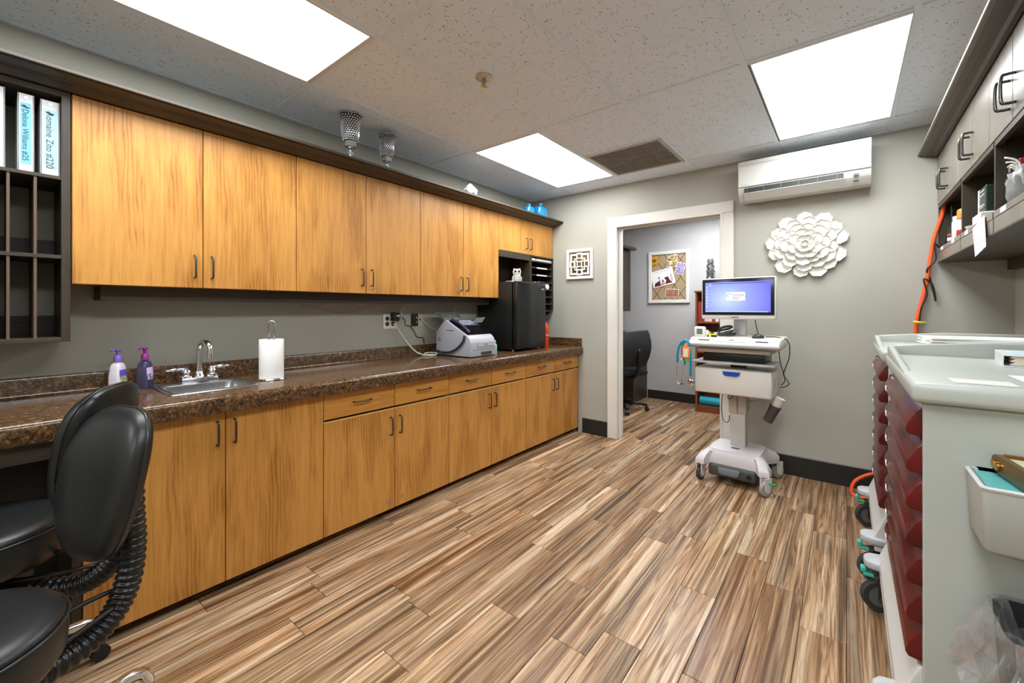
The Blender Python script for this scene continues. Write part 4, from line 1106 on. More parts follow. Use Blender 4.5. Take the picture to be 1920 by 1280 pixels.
CLEAR = mat('clear_plastic', (236, 238, 240), .12, trans=.75, ior=1.2)
bb_ = MB(); bmesh.ops.create_icosphere(bb_.bm, subdivisions=3, radius=1)
for v in bb_.bm.verts:
    r = 1 + .12 * math.sin(v.co.x * 9 + v.co.z * 7) + .1 * math.sin(v.co.y * 11 + 2)
    v.co = Vector((v.co.x * .045 * r, v.co.y * .085 * r, max(-.068, v.co.z * .075 * r) + .069))
bb_.build('bag', CLEAR, bg, world=False, smooth=True)
for k in range(4): MB().tube([(-.01 + .01 * k, -.03 + .02 * k, .07), (-.02, -.02 + .025 * k, .15), (-.05 + .01 * k, .0 + .03 * k, .178 - .012 * k)], .0035, 6, smooth=4).build('cable_end', WHITE, bg, world=False, smooth=True)
MB().box(-.02, .02, -.02, .02, .145, .165, bev=.004).build('red_cap', mat('cap_red', (170, 36, 34), .4), bg, world=False)

# ---- hanging cords on the end wall
ORG = mat('cord_orange', (238, 92, 40), .5)
xw = YB - .030
cable('orange_extension_lead', [(.475, xw - .03, 1.90), (.47, xw, 1.84), (.435, xw, 1.70), (.415, xw, 1.55), (.40, xw, 1.42), (.375, xw, 1.28), (.355, xw, 1.18), (.345, xw, 1.05), (.30, xw - .02, .70), (.26, xw - .03, .35), (.22, xw - .05, .17), (.12, xw - .09, .15), (.04, xw - .12, .09), (.03, xw - .14, .012), (.10, xw - .17, .012), (.2, xw - .17, .012)], .011, ORG, 'thick orange extension cord hanging down the end wall behind the carts', 'cord')
cable('black_cord', [(.465, xw + .003, 1.62), (.435, xw - .012, 1.66), (.44, xw - .012, 1.56), (.40, xw - .016, 1.50), (.415, xw + .004, 1.45), (.44, xw - .004, 1.30), (.425, xw - .016, 1.40), (.385, xw - .016, 1.44), (.40, xw - .016, 1.34), (.375, xw - .016, 1.26), (.365, xw - .014, 1.16)], .0042, CBK, 'thin black cord tangled around the orange extension cord', 'cord')
cl = MB().tube([(.335, xw - .03, 1.166), (.395, xw - .028, 1.160)], .0075, 8)
tag(cl.build('yellow_clip', mat('clip_yellow', (214, 206, 60), .4), smooth=True), 'yellow tie clip around the orange cord', 'clip')

# ================================================================== MEDICATION CARTS (right wall)
def med_cart(ya, yb, x0, label, near):
    t = thing('medication_cart', label, 'cart', ((x0 + .68) / 2, (ya + yb) / 2, .0005), group='grey medication carts with red drawers')
    x1 = .70
    bd = MB()
    bd.box(x0 + (.002 if near else .022), x1, ya - (.018 if near else 0), ya + (.0015 if near else .02), .30 if not near else .178, 1.008, bev=.003).box(x0 + .022, x1, yb - .02, yb, .30, 1.008, bev=.003)
    bd.box(x1 - .02, x1, ya + .02, yb - .02, .30, 1.008).box(x0 + .03, x1 - .02, ya + .02, yb - .02, .30, .32)
    bd.build('body', CARTG, t)
    for y in ((yb - .03,) if near else (ya, yb - .03)):
        MB().box(x0 + .004, x0 + .03, y, y + .03, .205, 1.008, bev=.004).build('corner_post', CARTW, t)
    n = 7; zt = 1.003; pitch = (zt - .325) / n
    proto = None
    for k in range(n):
        z1 = zt - k * pitch; z0 = z1 - pitch + .004
        h = z1 - z0
        pr = [(x0 + .03, z1 + .002), (x0 + .012, z1 + .002), (x0 - .008, z1 - h * .22), (x0 - .026, z1 - h * .58), (x0 - .030, z0 + .020), (x0 - .024, z0 + .009), (x0 + .004, z0 + .006), (x0 + .03, z0 + .004)]
        d = MB().prism(pr, ya + (.003 if near else .034), yb - .034, 'y', bev=.003, seg=2).build('drawer', RED, t, smooth=35)
        box('drawer_label', (x0 - .0315, x0 - .029, yb - .16, yb - .12, z0 + .020, z0 + .036), PAPER, d)
        if k == 0:
            MB().cyl((x0 - .004, yb - .07, z1 - .03), (x0 - .016, yb - .07, z1 - .03), .012, 14).build('lock', CHROME, d, smooth=30)
    MB().prism([(x0 + .03, .322), (x0 - .004, .322), (x0 - .045, .215), (x0 - .045, .175), (x0 + .03, .175)], ya, yb, 'y', bev=.004).build('lower_skirt', CARTW, t)
    MB().box(x0 - .045, x1, ya - .005, yb + .005, .150, .174, bev=.004).build('chassis', CARTW, t)
    box('chassis_panel', (x0 + .032, x1, ya, yb, .175, .298), CARTW, t)
    # top tray with raised gallery
    za, zb_ = 1.010, 1.062
    tp = MB().box(x0 - .022, x1 + .02, ya - .045, yb + .03, za, zb_, bev=.016, seg=4).build('top_tray', CARTG, t, smooth=40)
    X0, X1, YA, YB2 = x0 - .018, x1 + .016, ya - .04, yb + .026
    MB().prism([(X0, zb_ - .012), (X0 + .02, zb_ + .036), (X0 + .10, zb_ + .044), (X0 + .28, zb_ + .058), (X1, zb_ + .058), (X1, zb_ - .012)], YB2 - .022, YB2, 'y', bev=.006, seg=3).build('gallery_rail', CARTG, tp, smooth=40)
    MB().prism([(YA + .05, zb_ - .012), (YA + .14, zb_ + .010), (YA + .4, zb_ + .055), (YB2 - .022, zb_ + .058), (YB2 - .022, zb_ - .012)], X1 - .022, X1, 'x', bev=.006, seg=3).build('gallery_rail', CARTG, tp, smooth=40)
    MB().prism([(YA + .10, zb_ - .012), (YA + .30, zb_ + .004), (YB2 - .10, zb_ + .036), (YB2 - .022, zb_ + .036), (YB2 - .022, zb_ - .012)], X0, X0 + .02, 'x', bev=.006, seg=3).build('gallery_rail', CARTG, tp, smooth=40)
    # corner bumpers and casters
    for y, s in ((ya + .03, -1), (yb - .03, 1)):
        MB().prism([(x0 - .045, y - .05), (x0 - .085, y - .04), (x0 - .095, y - .015), (x0 - .095, y + .02), (x0 - .080, y + .045), (x0 - .045, y + .055), (x0 + .0, y + .05), (x0 + .0, y - .05)], .181, .212, 'z', bev=.008, seg=3).build('bumper', LGREY, t, smooth=40)
        for x in (x0 - .045, x1 - .07):
            c = MB().lathe([(0, -.012), (.040, -.014), (.042, -.010), (.042, .010), (.040, .014), (0, .012)], 26, Matrix.Translation((x, y, .0635)) @ Matrix.Rotation(.35, 4, 'Z') @ Matrix.Rotation(PI / 2, 4, 'X')).build('caster_wheel', mat('caster_grey', (92, 95, 92), .5), t, smooth=40)
            MB().lathe([(.041, -.014), (.060, -.015), (.063, -.009), (.063, .009), (.060, .015), (.041, .014)], 30, Matrix.Translation((x, y, .0635)) @ Matrix.Rotation(.35, 4, 'Z') @ Matrix.Rotation(PI / 2, 4, 'X')).build('tire', RUBBER, c, smooth=40)
            Mf = Matrix.Translation((x, y, 0)) @ Matrix.Rotation(.35, 4, 'Z')
            MB().box(-.012, .012, -.025, -.019, .055, .150, bev=.002, M=Mf).box(-.012, .012, .019, .025, .055, .150, bev=.002, M=Mf).box(-.02, .02, -.025, .025, .130, .150, bev=.004, M=Mf).build('caster_fork', mat('fork_dark', (58, 60, 58), .4, .4), c)
            MB().cyl(Mf @ Vector((0, -.027, .0635)), Mf @ Vector((0, .027, .0635)), .008, 12).build('axle', STEEL, c)
            if x < .3:
                MB().box(x - .052, x - .012, y - .012, y + .018, .132, .146, bev=.004).box(x - .06, x - .04, y - .012, y + .018, .145, .168, bev=.004).build('brake_tab', TEALP, c)
    return t
c1 = med_cart(1.505, 2.335, .150, 'grey medication cart with red drawers nearest the camera', True)
c2 = med_cart(2.52, 3.20, .143, 'grey medication cart with red drawers standing by the end wall', False)

# ---- things on the nearer cart
TZ = 1.0625
bn = thing('chart_binder', 'thick white binder with papers lying on the nearer medication cart', 'binder', (.52, 2.16, TZ), -.12)
MB().box(-.11, .15, -.13, .13, 0, .003).box(-.11, .15, -.13, .13, .034, .037).box(-.113, -.110, -.13, .13, 0, .037).build('cover', BINDW, bn, world=False)
pg = MB()
for k in range(8): pg.box(-.095 + .004 * (k % 3), .14 - .006 * (k % 4), -.12, .12 - .004 * (k % 3), .0045 + k * .0036, .0045 + k * .0036 + .003)
pg.build('pages', mat('pages_cream', (226, 216, 196), .8), bn, world=False)
MB().box(-.09, .13, -.11, .11, .0371, .0378).build('cover_sheet', mat('cover_pale_blue', (196, 214, 222), .4), bn, world=False)
tag(box('label_card', (.21, .32, 1.515, 1.60, TZ, TZ + .0015), WHITE, bev=.0006), 'white plastic card inset at the near corner of the cart top', 'card')
def sheet(name, x0, x1, y0, y1, z, rz, label, m=None, n=1):
    b = MB()
    for k in range(n):
        b.box(x0, x1, y0, y1, z + k * .0009, z + k * .0009 + .0007, M=Matrix.Translation(((x0 + x1) / 2, (y0 + y1) / 2, 0)) @ Matrix.Rotation(rz + .07 * math.sin(k * 2.1), 4, 'Z') @ Matrix.Translation((-(x0 + x1) / 2, -(y0 + y1) / 2, 0)))
    return tag(b.build(name, m or PAPER), label, 'papers')
sheet('paper_sheet', .35, .63, 1.56, 1.77, TZ + .0002, .0, 'white printed sheet lying on the near edge of the cart top', notes_mat())
# ---- papers on the far cart
def chart():
    t = thing('clipboard_papers', 'loose stack of white printed papers on the cart by the end wall', 'papers', (.50, 2.93, TZ))
    b = MB()
    for k in range(9):
        b.box(-.20, .20, -.14, .14, .0125 + k * .004, .0125 + k * .004 + .0039, M=Matrix.Rotation(.10 * math.sin(k * 1.7), 4, 'Z'))
    b.build('sheets', PAPER, t, world=False)
    MB().box(-.19, .19, -.13, .13, 0, .012, bev=.003).build('folder', mat('folder_teal_dark', (66, 84, 84), .5), t, world=False)
    MB().box(-.18, .18, -.12, .12, .0486, .0495, M=Matrix.Rotation(.05, 4, 'Z')).build('top_sheet', notes_mat(), t, world=False)
chart()

# ---- bin, bracket and liner on the near side of the cart
BYP = 1.487
bi = thing('side_bin', 'white wall bin with teal inside mounted on the side of the nearer cart', 'bin', (.42, 1.42, .72))
BX0, BX1, BY0, BY1 = .226, .64, 1.325, 1.4855
def rr2(k, z, x0=BX0, x1=BX1, y0=BY0, y1=BY1, r=.012):
    return rrect(x0 + k, x1 - k, y0 + k, y1, r, z, 5)
MB().loft([rr2(.012, .725), rr2(.004, .735), rr2(0, .86)], cap=True).build('shell', CARTG, bi, smooth=50)
# open the top: rim ring and recessed teal floor
MB().loft([rr2(-.001, .8605), rr2(-.003, .866), rr2(.004, .869), rr2(.009, .864), rr2(.009, .8605)], cap=False).build('rim', CARTW, bi, smooth=60)
box('liner', (BX0 + .012, BX1 - .012, BY0 + .014, BY1 - .006, .8602, .8622), mat('teal_liner', (96, 176, 176), .4), bi)
br = thing('brass_bracket', 'brown brass lock bracket standing out over the teal bin', 'bracket', (.30, 1.40, .866))
BRASS = mat('brass_brown', (126, 88, 24), .28, .75)
MB().tube([(.272, 1.498, .893), (.272, 1.30, .893)], .001, 4).bm.free()
def plate_round(p0, p1, h, th, m, name):
    p0, p1 = Vector(p0), Vector(p1); d = (p1 - p0); L = d.length; d.normalize()
    side = Vector((-d.y, d.x, 0))
    n = 8; out = []
    for k in range(n + 1):
        a = PI / 2 + PI * k / n; out.append((h / 2 * math.cos(a), h / 2 * math.sin(a)))
    out += [(L, -h / 2), (L, h / 2)]
    M = frame_M(p0, d, (0, 0, 1)) @ Matrix.Translation((0, 0, -th / 2))
    return MB().prism(out, 0, th, 'z', bev=.002, M=M).build(name, m, br)
arm = plate_round((.276, 1.462, .890), (.315, 1.19, .890), .040, .014, BRASS, 'arm')
for dx in (0, .016):
    p = Vector((.276 + dx * .14 - .0075, 1.460 - dx, .888 - dx * .1))
    MB().cyl(p, p + Vector((-.004, -.0006, 0)), .009, 18).build('lock_cylinder', mat('brass_bright', (196, 146, 62), .25, .9), arm, smooth=40)
box('back_plate', (.286, .62, 1.470, 1.486, .872, .908), BRASS, br, bev=.002)
MB().prism([(.290, 1.469), (.60, 1.469), (.60, 1.21), (.325, 1.21)], .898, .902, 'z').build('glass_plate', mat('pale_glass', (222, 216, 180), .08, spec=.6), br)

wbn = thing('waste_bin', 'dark waste bin with clear liner hanging on the side of the nearer cart', 'waste bin', (.43, 1.39, .24))
WX0, WX1, WY0, WY1 = .262, .60, 1.27, 1.475
ww = MB()
def rq(k, z): return rrect(WX0 + k, WX1 - k, WY0 + k, WY1 - k * .2, .03, z, 5)
ww.loft([rq(.03, .24), rq(.02, .25), rq(0, .575)], cap=False).loft([rq(.006, .575), rq(.028, .262), rq(.03, .26)], cap=False).loft([rq(0, .575), rq(.006, .575)], cap=False)
ww.build('bin', mat('bin_charcoal', (52, 54, 53), .5), wbn, smooth=40)
box('bin_floor', (WX0 + .03, WX1 - .03, WY0 + .03, WY1 - .01, .24, .262), mat('bin_charcoal', (52, 54, 53), .5), wbn)
rn = random.Random(4)
lines = MB()
def liner_pt(a, b):
    ang = a * 2 * PI
    P = rrect(WX0 - .006, WX1 + .006, WY0 - .006, WY1 - .003, .035, 0, 5)
    i = a * len(P); k = int(i) % len(P); f = i - int(i)
    x = P[k][0] * (1 - f) + P[(k + 1) % len(P)][0] * f; y = P[k][1] * (1 - f) + P[(k + 1) % len(P)][1] * f
    z = .583 - .19 * b + .018 * math.sin(ang * 5) * b
    cx, cy = (WX0 + WX1) / 2, (WY0 + WY1) / 2
    o = .004 + .05 * b + b * (.022 * math.sin(ang * 9 + b * 4) + .014 * math.sin(ang * 23 + b * 9) + .01 * math.sin(b * 16 + ang * 6))
    d = Vector((x - cx, y - cy, 0)).normalized()
    yy = min(y + d.y * o, 1.4855)
    return (x + d.x * o, yy, z)
lines.grid(lambda a, b: liner_pt(a % 1.0, b), 120, 16)
def film():
    m = bpy.data.materials.new('clear_film'); m.use_nodes = True; t = m.node_tree; n = t.nodes
    for x in list(n): n.remove(x)
    o = n.new('ShaderNodeOutputMaterial'); tr = n.new('ShaderNodeBsdfTransparent'); gl = n.new('ShaderNodeBsdfGlossy'); df = n.new('ShaderNodeBsdfDiffuse')
    gl.inputs['Roughness'].default_value = .12; df.inputs[0].default_value = (.85, .86, .87, 1)
    tr.inputs[0].default_value = (.97, .97, .98, 1)
    m1 = n.new('ShaderNodeMixShader'); m1.inputs[0].default_value = .6
    m2 = n.new('ShaderNodeMixShader'); m2.inputs[0].default_value = .26
    t.links.new(df.outputs[0], m1.inputs[1]); t.links.new(gl.outputs[0], m1.inputs[2])
    t.links.new(tr.outputs[0], m2.inputs[1]); t.links.new(m1.outputs[0], m2.inputs[2]); t.links.new(m2.outputs[0], o.inputs[0])
    return m
FILM = film()
lines.build('liner', FILM, wbn)
inn = MB().grid(lambda a, b: (lambda p: (p[0] + (.43 - p[0]) * (.06 + .25 * b) + .012 * math.sin(a * 60 + b * 9), p[1] + (1.39 - p[1]) * (.06 + .25 * b) + .01 * math.sin(a * 47 + 2), .583 - .25 * b))(liner_pt(a % 1.0, 0)), 90, 10)
inn.build('liner', FILM, wbn)

# ================================================================== COMPUTER CART
kx, ky = -.628, 3.46
wc = thing('computer_cart', 'white mobile computer workstation cart in front of the end wall', 'cart', (kx, ky, .0005), math.radians(-2))
def wl(b, name, m, par=wc, bev=.004, seg=2, sm=35): return MB().box(*b, bev=bev, seg=seg).build(name, m, par, world=False, smooth=sm)
WOW = mat('wow_white', (214, 211, 204), .38); WOWB = mat('wow_base', (206, 202, 204), .4); TAUPE = mat('wow_taupe', (178, 170, 158), .45)
# base shroud: lofted from a four-legged outline up to a plateau
outl = [(-.235, -.215), (-.175, -.225), (-.150, -.17), (.150, -.17), (.175, -.225), (.235, -.215), (.24, -.15), (.175, -.06), (.175, .07), (.235, .16), (.23, .225), (.17, .235), (.14, .18), (-.14, .18), (-.17, .235), (-.23, .225), (-.235, .16), (-.175, .07), (-.175, -.06), (-.24, -.15)]
plat0 = [(-.13, -.115), (-.115, -.125), (-.10, -.13), (.10, -.13), (.115, -.125), (.13, -.115), (.135, -.09), (.135, -.04), (.135, .05), (.13, .10), (.12, .12), (.11, .125), (.09, .13), (-.09, .13), (-.11, .125), (-.12, .12), (-.13, .10), (-.135, .05), (-.135, -.04), (-.135, -.09)]
plat = [(x * 1.22, y * 1.18) for x, y in plat0]
def rng(P, Q, k, z): return [(p[0] + (q[0] - p[0]) * k, p[1] + (q[1] - p[1]) * k, z) for p, q in zip(P, Q)]
base = MB().loft([rng(outl, plat, 0, .125), rng(outl, plat, 0, .150), rng(outl, plat, .06, .165), rng(outl, plat, .30, .190), rng(outl, plat, .75, .218), rng(outl, plat, 1, .232), rng(plat, plat, 0, .234), [(x * .8, y * .8 + .01, .240) for x, y in plat]]).build('base_shroud', WOWB, wc, world=False, smooth=45)
MB().lathe([(0, 0), (.028, 0), (.026, .004), (0, .005)], 24, Matrix.Translation((0, -.075, .2402)), sx=1.1, sy=.42).build('badge', mat('badge_navy', (70, 82, 110), .3, .4), base, world=False, smooth=40)
bt = wl((-.155, .155, -.19, .12, .05, .135), 'battery_box', mat('battery_dark', (66, 70, 68), .5), bev=.02, seg=3)
MB().prism([(-.085, .12), (.055, .12), (.05, .082), (.03, .072), (-.06, .072), (-.08, .082)], -.205, -.188, 'y', bev=.005, seg=2).build('battery_handle', mat('handle_slate', (116, 122, 132), .35), bt, world=False, smooth=35)
MB().lathe([(0, 0), (.016, 0), (.016, .004), (0, .004)], 16, Matrix.Translation((.11, -.19, .09)) @ Matrix.Rotation(PI / 2, 4, 'X')).build('power_socket', BLACK, bt, world=False)
for (x, y, brake) in ((-.205, -.185, 0), (.215, -.215, 1), (-.205, .195, 0), (.22, .205, 0)):
    rot = Matrix.Translation((x, y, .05)) @ Matrix.Rotation(PI / 2 - .15, 4, 'Z') @ Matrix.Rotation(PI / 2, 4, 'X') if False else Matrix.Translation((x, y, .05)) @ Matrix.Rotation({-1: 1.35, 1: 1.0}[1 if x > 0 else -1], 4, 'Z') @ Matrix.Rotation(PI / 2, 4, 'X')
    c = MB().lathe([(0, -.011), (.012, -.013), (.030, -.010), (.036, -.012), (.036, .012), (.030, .010), (.012, .013), (0, .011)], 24, rot).build('caster_wheel', mat('caster_hub', (176, 174, 166), .4), wc, world=False, smooth=40)
    MB().lathe([(.036, -.013), (.047, -.012), (.050, -.006), (.050, .006), (.047, .012), (.036, .013)], 28, rot).build('tire', mat('tire_pale', (150, 149, 142), .6) if x > 0 else RUBBER, c, world=False, smooth=40)
    MB().prism([(-.028, .05), (-.012, .03), (.012, .03), (.028, .085), (.028, .125), (-.028, .125)], -.022, -.015, 'y', M=Matrix.Translation((x, y, 0)) @ Matrix.Rotation({-1: 1.35, 1: 1.0}[1 if x > 0 else -1], 4, 'Z')).prism([(-.028, .05), (-.012, .03), (.012, .03), (.028, .085), (.028, .125), (-.028, .125)], .015, .022, 'y', M=Matrix.Translation((x, y, 0)) @ Matrix.Rotation({-1: 1.35, 1: 1.0}[1 if x > 0 else -1], 4, 'Z')).build('caster_fork', WOWB, c, world=False)
    if brake: MB().box(x - .005, x + .06, y - .012, y + .012, .088, .098, bev=.004).build('brake_tab', GREENP, c, world=False)
# column
wl((-.05, .05, -.01, .075, .20, .48), 'column_lower', mat('column_grey', (196, 194, 188), .4))
wl((-.058, .058, -.018, .083, .48, .64), 'column_upper', TAUPE)
wl((-.004, .004, -.020, -.017, .485, .63), 'column_groove', MGREY, bev=0)
wl((-.05, .05, .0, .07, .64, .98), 'column_mast', SATIN)
# drawer
dr = wl((-.245, .245, -.19, .12, .642, .822), 'drawer', WOW, bev=.01, seg=3)
MB().prism([(-.058, .808), (.058, .808), (.05, .782), (.03, .776), (-.03, .776), (-.05, .782)], -.197, -.189, 'y', bev=.002).build('drawer_pull', mat('blue_pull', (28, 70, 170), .3), dr, world=False)
MB().box(.245, .2475, -.12, -.07, .70, .78, bev=.001).build('side_lock', LGREY, dr, world=False)
# tray
wl((-.262, .262, -.21, .10, .858, .872), 'keyboard_tray', LGREY, bev=.006)
wl((-.20, .20, -.15, .10, .874, .935), 'tray_housing', SATIN, bev=.006)
# work surface
ws = MB().prism([(-.235, .985), (-.235, 1.005), (-.222, 1.014), (-.19, 1.018), (-.16, 1.040), (.10, 1.052), (.165, 1.050), (.17, 1.0), (.15, .975), (-.15, .965), (-.20, .975)], -.285, .29, 'x', bev=.010, seg=3).build('work_surface', WOW, wc, world=False, smooth=40)
wl((-.292, .298, -.243, -.218, .982, 1.004), 'front_bumper', LGREY, bev=.008)
wl((-.23, .235, -.18, .10, .936, .966), 'surface_underside', TAUPE, bev=.006)
for x in (-.22, .15): MB().box(x, x + .075, -.192, -.188, 1.021, 1.029).build('vent_slot', MGREY, ws, world=False)
MB().tube([(-.018, -.1795, 1.033), (-.010, -.183, 1.028), (-.004, -.1795, 1.033), (.004, -.183, 1.028), (.010, -.1795, 1.033)], .0016, 5).tube([(.002, -.1795, 1.033), (.012, -.183, 1.028)], .0016, 5).build('maker_mark', BLACK, ws, world=False)
MB().tube([(-.12, -.205, 1.022), (-.06, -.212, 1.018), (.04, -.212, 1.018), (.10, -.205, 1.022)], .003, 6, smooth=4).build('surface_ridge', WOW, ws, world=False, smooth=True)
wl((-.03, .045, .04, .085, 1.05, 1.24), 'monitor_mast', mat('mast_silver', (186, 188, 190), .35, .4))
# monitor
mo = wl((-.236, .250, -.065, -.012, 1.174, 1.478), 'monitor', WOW, bev=.014, seg=4, sm=40)
bz = wl((-.228, .242, -.0685, -.06, 1.205, 1.470), 'bezel', mat('bezel_navy', (22, 26, 40), .2), mo, bev=.003)
def screen_mat():
    m = mat('lit_screen', (80, 90, 220), .15); t = NT(m)
    tc = t.add('ShaderNodeTexCoord'); mp = t.add('ShaderNodeMapping'); mp.inputs['Location'].default_value = (.07, 0, .02)
    mp.inputs['Scale'].default_value = (1, 0, 1.2)
    t.link(tc.outputs['Object'], mp.inputs[0])
    ln = t.add('ShaderNodeVectorMath', operation='LENGTH'); t.link(mp.outputs[0], ln.inputs[0])
    c = t.ramp(ln.outputs['Value'], [(.0, (196, 216, 252)), (.14, (150, 164, 246)), (.30, (112, 108, 236))])
    t.base((0, 0, 0, 1)) if False else None
    t.b.inputs['Base Color'].default_value = (.01, .01, .02, 1)
    t.link(c, t.b.inputs['Emission Color']); t.b.inputs['Emission Strength'].default_value = .42
    return m
SCR = wl((-.207, .220, -.0692, -.068, 1.227, 1.446), 'screen', screen_mat(), mo, bev=0)
def glow(n, rgb, s=.42):
    return mat(n, (8, 8, 10), .3, emit=rgb, es=s)
yy = -.0697
def scr(x0, x1, z0, z1, name, m): return MB().box(x0, x1, yy, -.0690, z0, z1).build(name, m, mo, world=False)
scr(-.205, .205, 1.227, 1.2325, 'task_bar', glow('task_bar', (196, 216, 250)))
scr(-.16, .19, 1.434, 1.439, 'menu_bar', glow('menu_bar', (66, 70, 160)))
scr(-.062, .062, 1.310, 1.372, 'splash_window', glow('splash', (236, 240, 250)))
scr(-.005, .035, 1.300, 1.309, 'tool_tip', glow('tool_tip', (206, 206, 120)))
for k in range(7): scr(-.199, -.190, 1.262 + k * .024, 1.272 + k * .024, 'desktop_icon', glow('icon', (214, 226, 250)))
scr(-.178, -.168, 1.420, 1.430, 'desktop_icon', glow('icon', (214, 226, 250)))
TXT = glow('splash_text', (70, 80, 110))
wM = WM[wc.as_pointer()]
text_obj('lettering', 'CareSuite', .020, TXT, mo, wM @ frame_M((.016, yy - .0003, 1.352), (1, 0, 0), (0, 0, 1)), ext=.0002)
for k, (a, b) in enumerate(((-.02, .04), (-.018, .012), (-.018, .03))): scr(a, b, 1.336 - k * .008, 1.338 - k * .008, 'text_line', TXT).location.y -= .0006
hb = [(-.042 + .013 * math.cos(a) * (1 - .25 * math.sin(a)), yy - .0004, 1.352 + .012 * math.sin(a) - .004 * abs(math.cos(a))) for a in [PI * 2 * k / 14 for k in range(12)]]
MB().tube(hb, .0014, 5).build('heart_logo', TXT, mo, world=False)
scr(-.03, .02, 1.187, 1.192, 'button_strip', mat('navy_strip', (44, 54, 110), .3)).location.y += .0035
# cup holder
MB().tube([(.058, .03, .56), (.10, .02, .585), (.165, .0, .583)], .007, 8).tube([(.075, .03, .585), (.075, .03, .52)], .006, 8).build('cup_bracket', LGREY, wc, world=False, smooth=True)
Mc = Matrix.Translation((.225, -.01, .535)) @ Matrix.Rotation(.42, 4, 'Y')
chd = MB().lathe([(0, -.085), (.030, -.085), (.036, .03), (.038, .035), (.038, .04), (.034, .04), (.028, -.078), (0, -.08)], 24, Mc).build('cup_holder', mat('smoke_holder', (74, 74, 72), .2), wc, world=False, smooth=40)
cst = thing('paper_cup_stack', 'white paper cup stack in the tilted dark holder on the computer cart', 'cups', (0, 0, 0), 0)
cst.location = wM @ Vector((.225, -.01, .535)); WM[cst.as_pointer()] = Matrix.Translation(cst.location)
for k in range(5):
    MB().lathe([(.027, -.03), (.031, .0), (.0325, .002), (.0325, .004), (.029, .002)], 24, Matrix.Rotation(.42, 4, 'Y') @ Matrix.Translation((0, 0, .050 + k * .012))).build('cup', PAPER, cst, world=False, smooth=40)
def wp(p): return tuple(wM @ Vector(p))
cable('monitor_cable', [wp(p) for p in ((.11, .0, 1.19), (.12, .0, 1.12), (.135, .01, 1.052))], .003, CBK, 'thin black cable dropping from the monitor to the work surface')
cable('device_cable', [wp(p) for p in ((.19, -.06, 1.055), (.26, .0, 1.05), (.31, .03, 1.02), (.315, .04, .92), (.285, .06, .82), (.275, .08, .78), (.305, .10, .72), (.27, .11, .69), (.22, .13, .68))], .003, CBK, 'black cable looping down the right side of the computer cart')
cable('charging_cable', [wp(p) for p in ((.255, .02, .955), (.262, .05, .86), (.275, .07, .80), (.282, .09, .74), (.255, .12, .70))], .003, CBK, 'second black cable behind the computer cart drawer')
cable('looped_cable', [wp(p) for p in ((-.06, .10, .64), (-.07, .02, .60), (-.055, -.03, .585), (-.03, -.04, .60), (-.02, -.03, .64))], .0025, CBK, 'small black cable loop under the computer cart drawer')
cable('trailing_cable', [wp(p) for p in ((-.13, .12, .62), (-.125, .05, .50), (-.10, .0, .42), (-.07, -.02, .405), (-.053, -.02, .43), (-.053, -.015, .46))], .0025, CBK, 'thin dark cable looping in front of the door casing beside the cart column')
# things on the work surface
WSZ = 1.047
g = wp((-.235, -.10, 1.0395))
bp = thing('blood_pressure_monitor', 'small white medical monitor with green display on the computer cart', 'monitor', g, -.02)
MB().box(-.04, .04, -.022, .022, 0, .078, bev=.014, seg=3).build('body', WHITE, bp, world=False, smooth=40)
MB().box(-.018, .022, -.0235, -.021, .022, .062, bev=.002).build('display', mat('lcd_green', (96, 124, 108), .2), bp, world=False)
MB().box(.041, .060, -.012, .014, .0, .052, bev=.005).build('side_port', WHITE, bp, world=False, smooth=40)
g = wp((-.15, -.10, 1.0405))
tt = thing('tape_tag', 'yellow and black tag lying in front of the black cable coil', 'tag', g, 0)
MB().box(-.032, .032, -.014, .014, 0, .016, bev=.003).build('body', mat('tag_black', (28, 28, 26), .4), tt, world=False)
MB().box(-.032, .028, -.016, -.002, .016, .024, bev=.002).build('strap', mat('tag_yellow', (206, 214, 50), .4), tt, world=False)
MB().lathe([(0, 0), (.009, 0), (.009, .003), (0, .003)], 14, Matrix.Translation((-.012, -.014, .010)) @ Matrix.Rotation(PI / 2, 4, 'X')).build('stud', mat('tag_yellow', (206, 214, 50), .4), tt, world=False)
co = MB()
for k in range(7):
    q = []
    for i in range(24):
        a = 2 * PI * i / 24
        q.append(wp((-.075 + (.060 - .003 * k) * math.cos(a) + .006 * math.sin(k), -.02 + (.045 - .002 * k) * math.sin(a), 1.058 + k * .005 + .018 * math.sin(a + k * .4) * (1 if k > 2 else .2) + (.02 if k > 3 else 0))))
    co.tube(q, .0048, 6, closed=True)
tag(co.build('cable_coil', CBK, smooth=True), 'coiled black cable lying on the computer cart work surface', 'cable')
g = wp((.145, -.08, 1.0445))
ms = thing('computer_mouse', 'dark computer mouse on the right of the cart work surface', 'mouse', g, .4)
MB().lathe([(0, 0), (.032, 0), (.034, .006), (.030, .018), (.018, .027), (0, .029)], 24, sx=1.15, sy=.75).build('shell', mat('mouse_dark', (48, 52, 60), .35), ms, world=False, smooth=True)
MB().tube([(.0, -.004, .029), (.0, .008, .0285)], .004, 8).build('wheel', BLACK, ms, world=False)
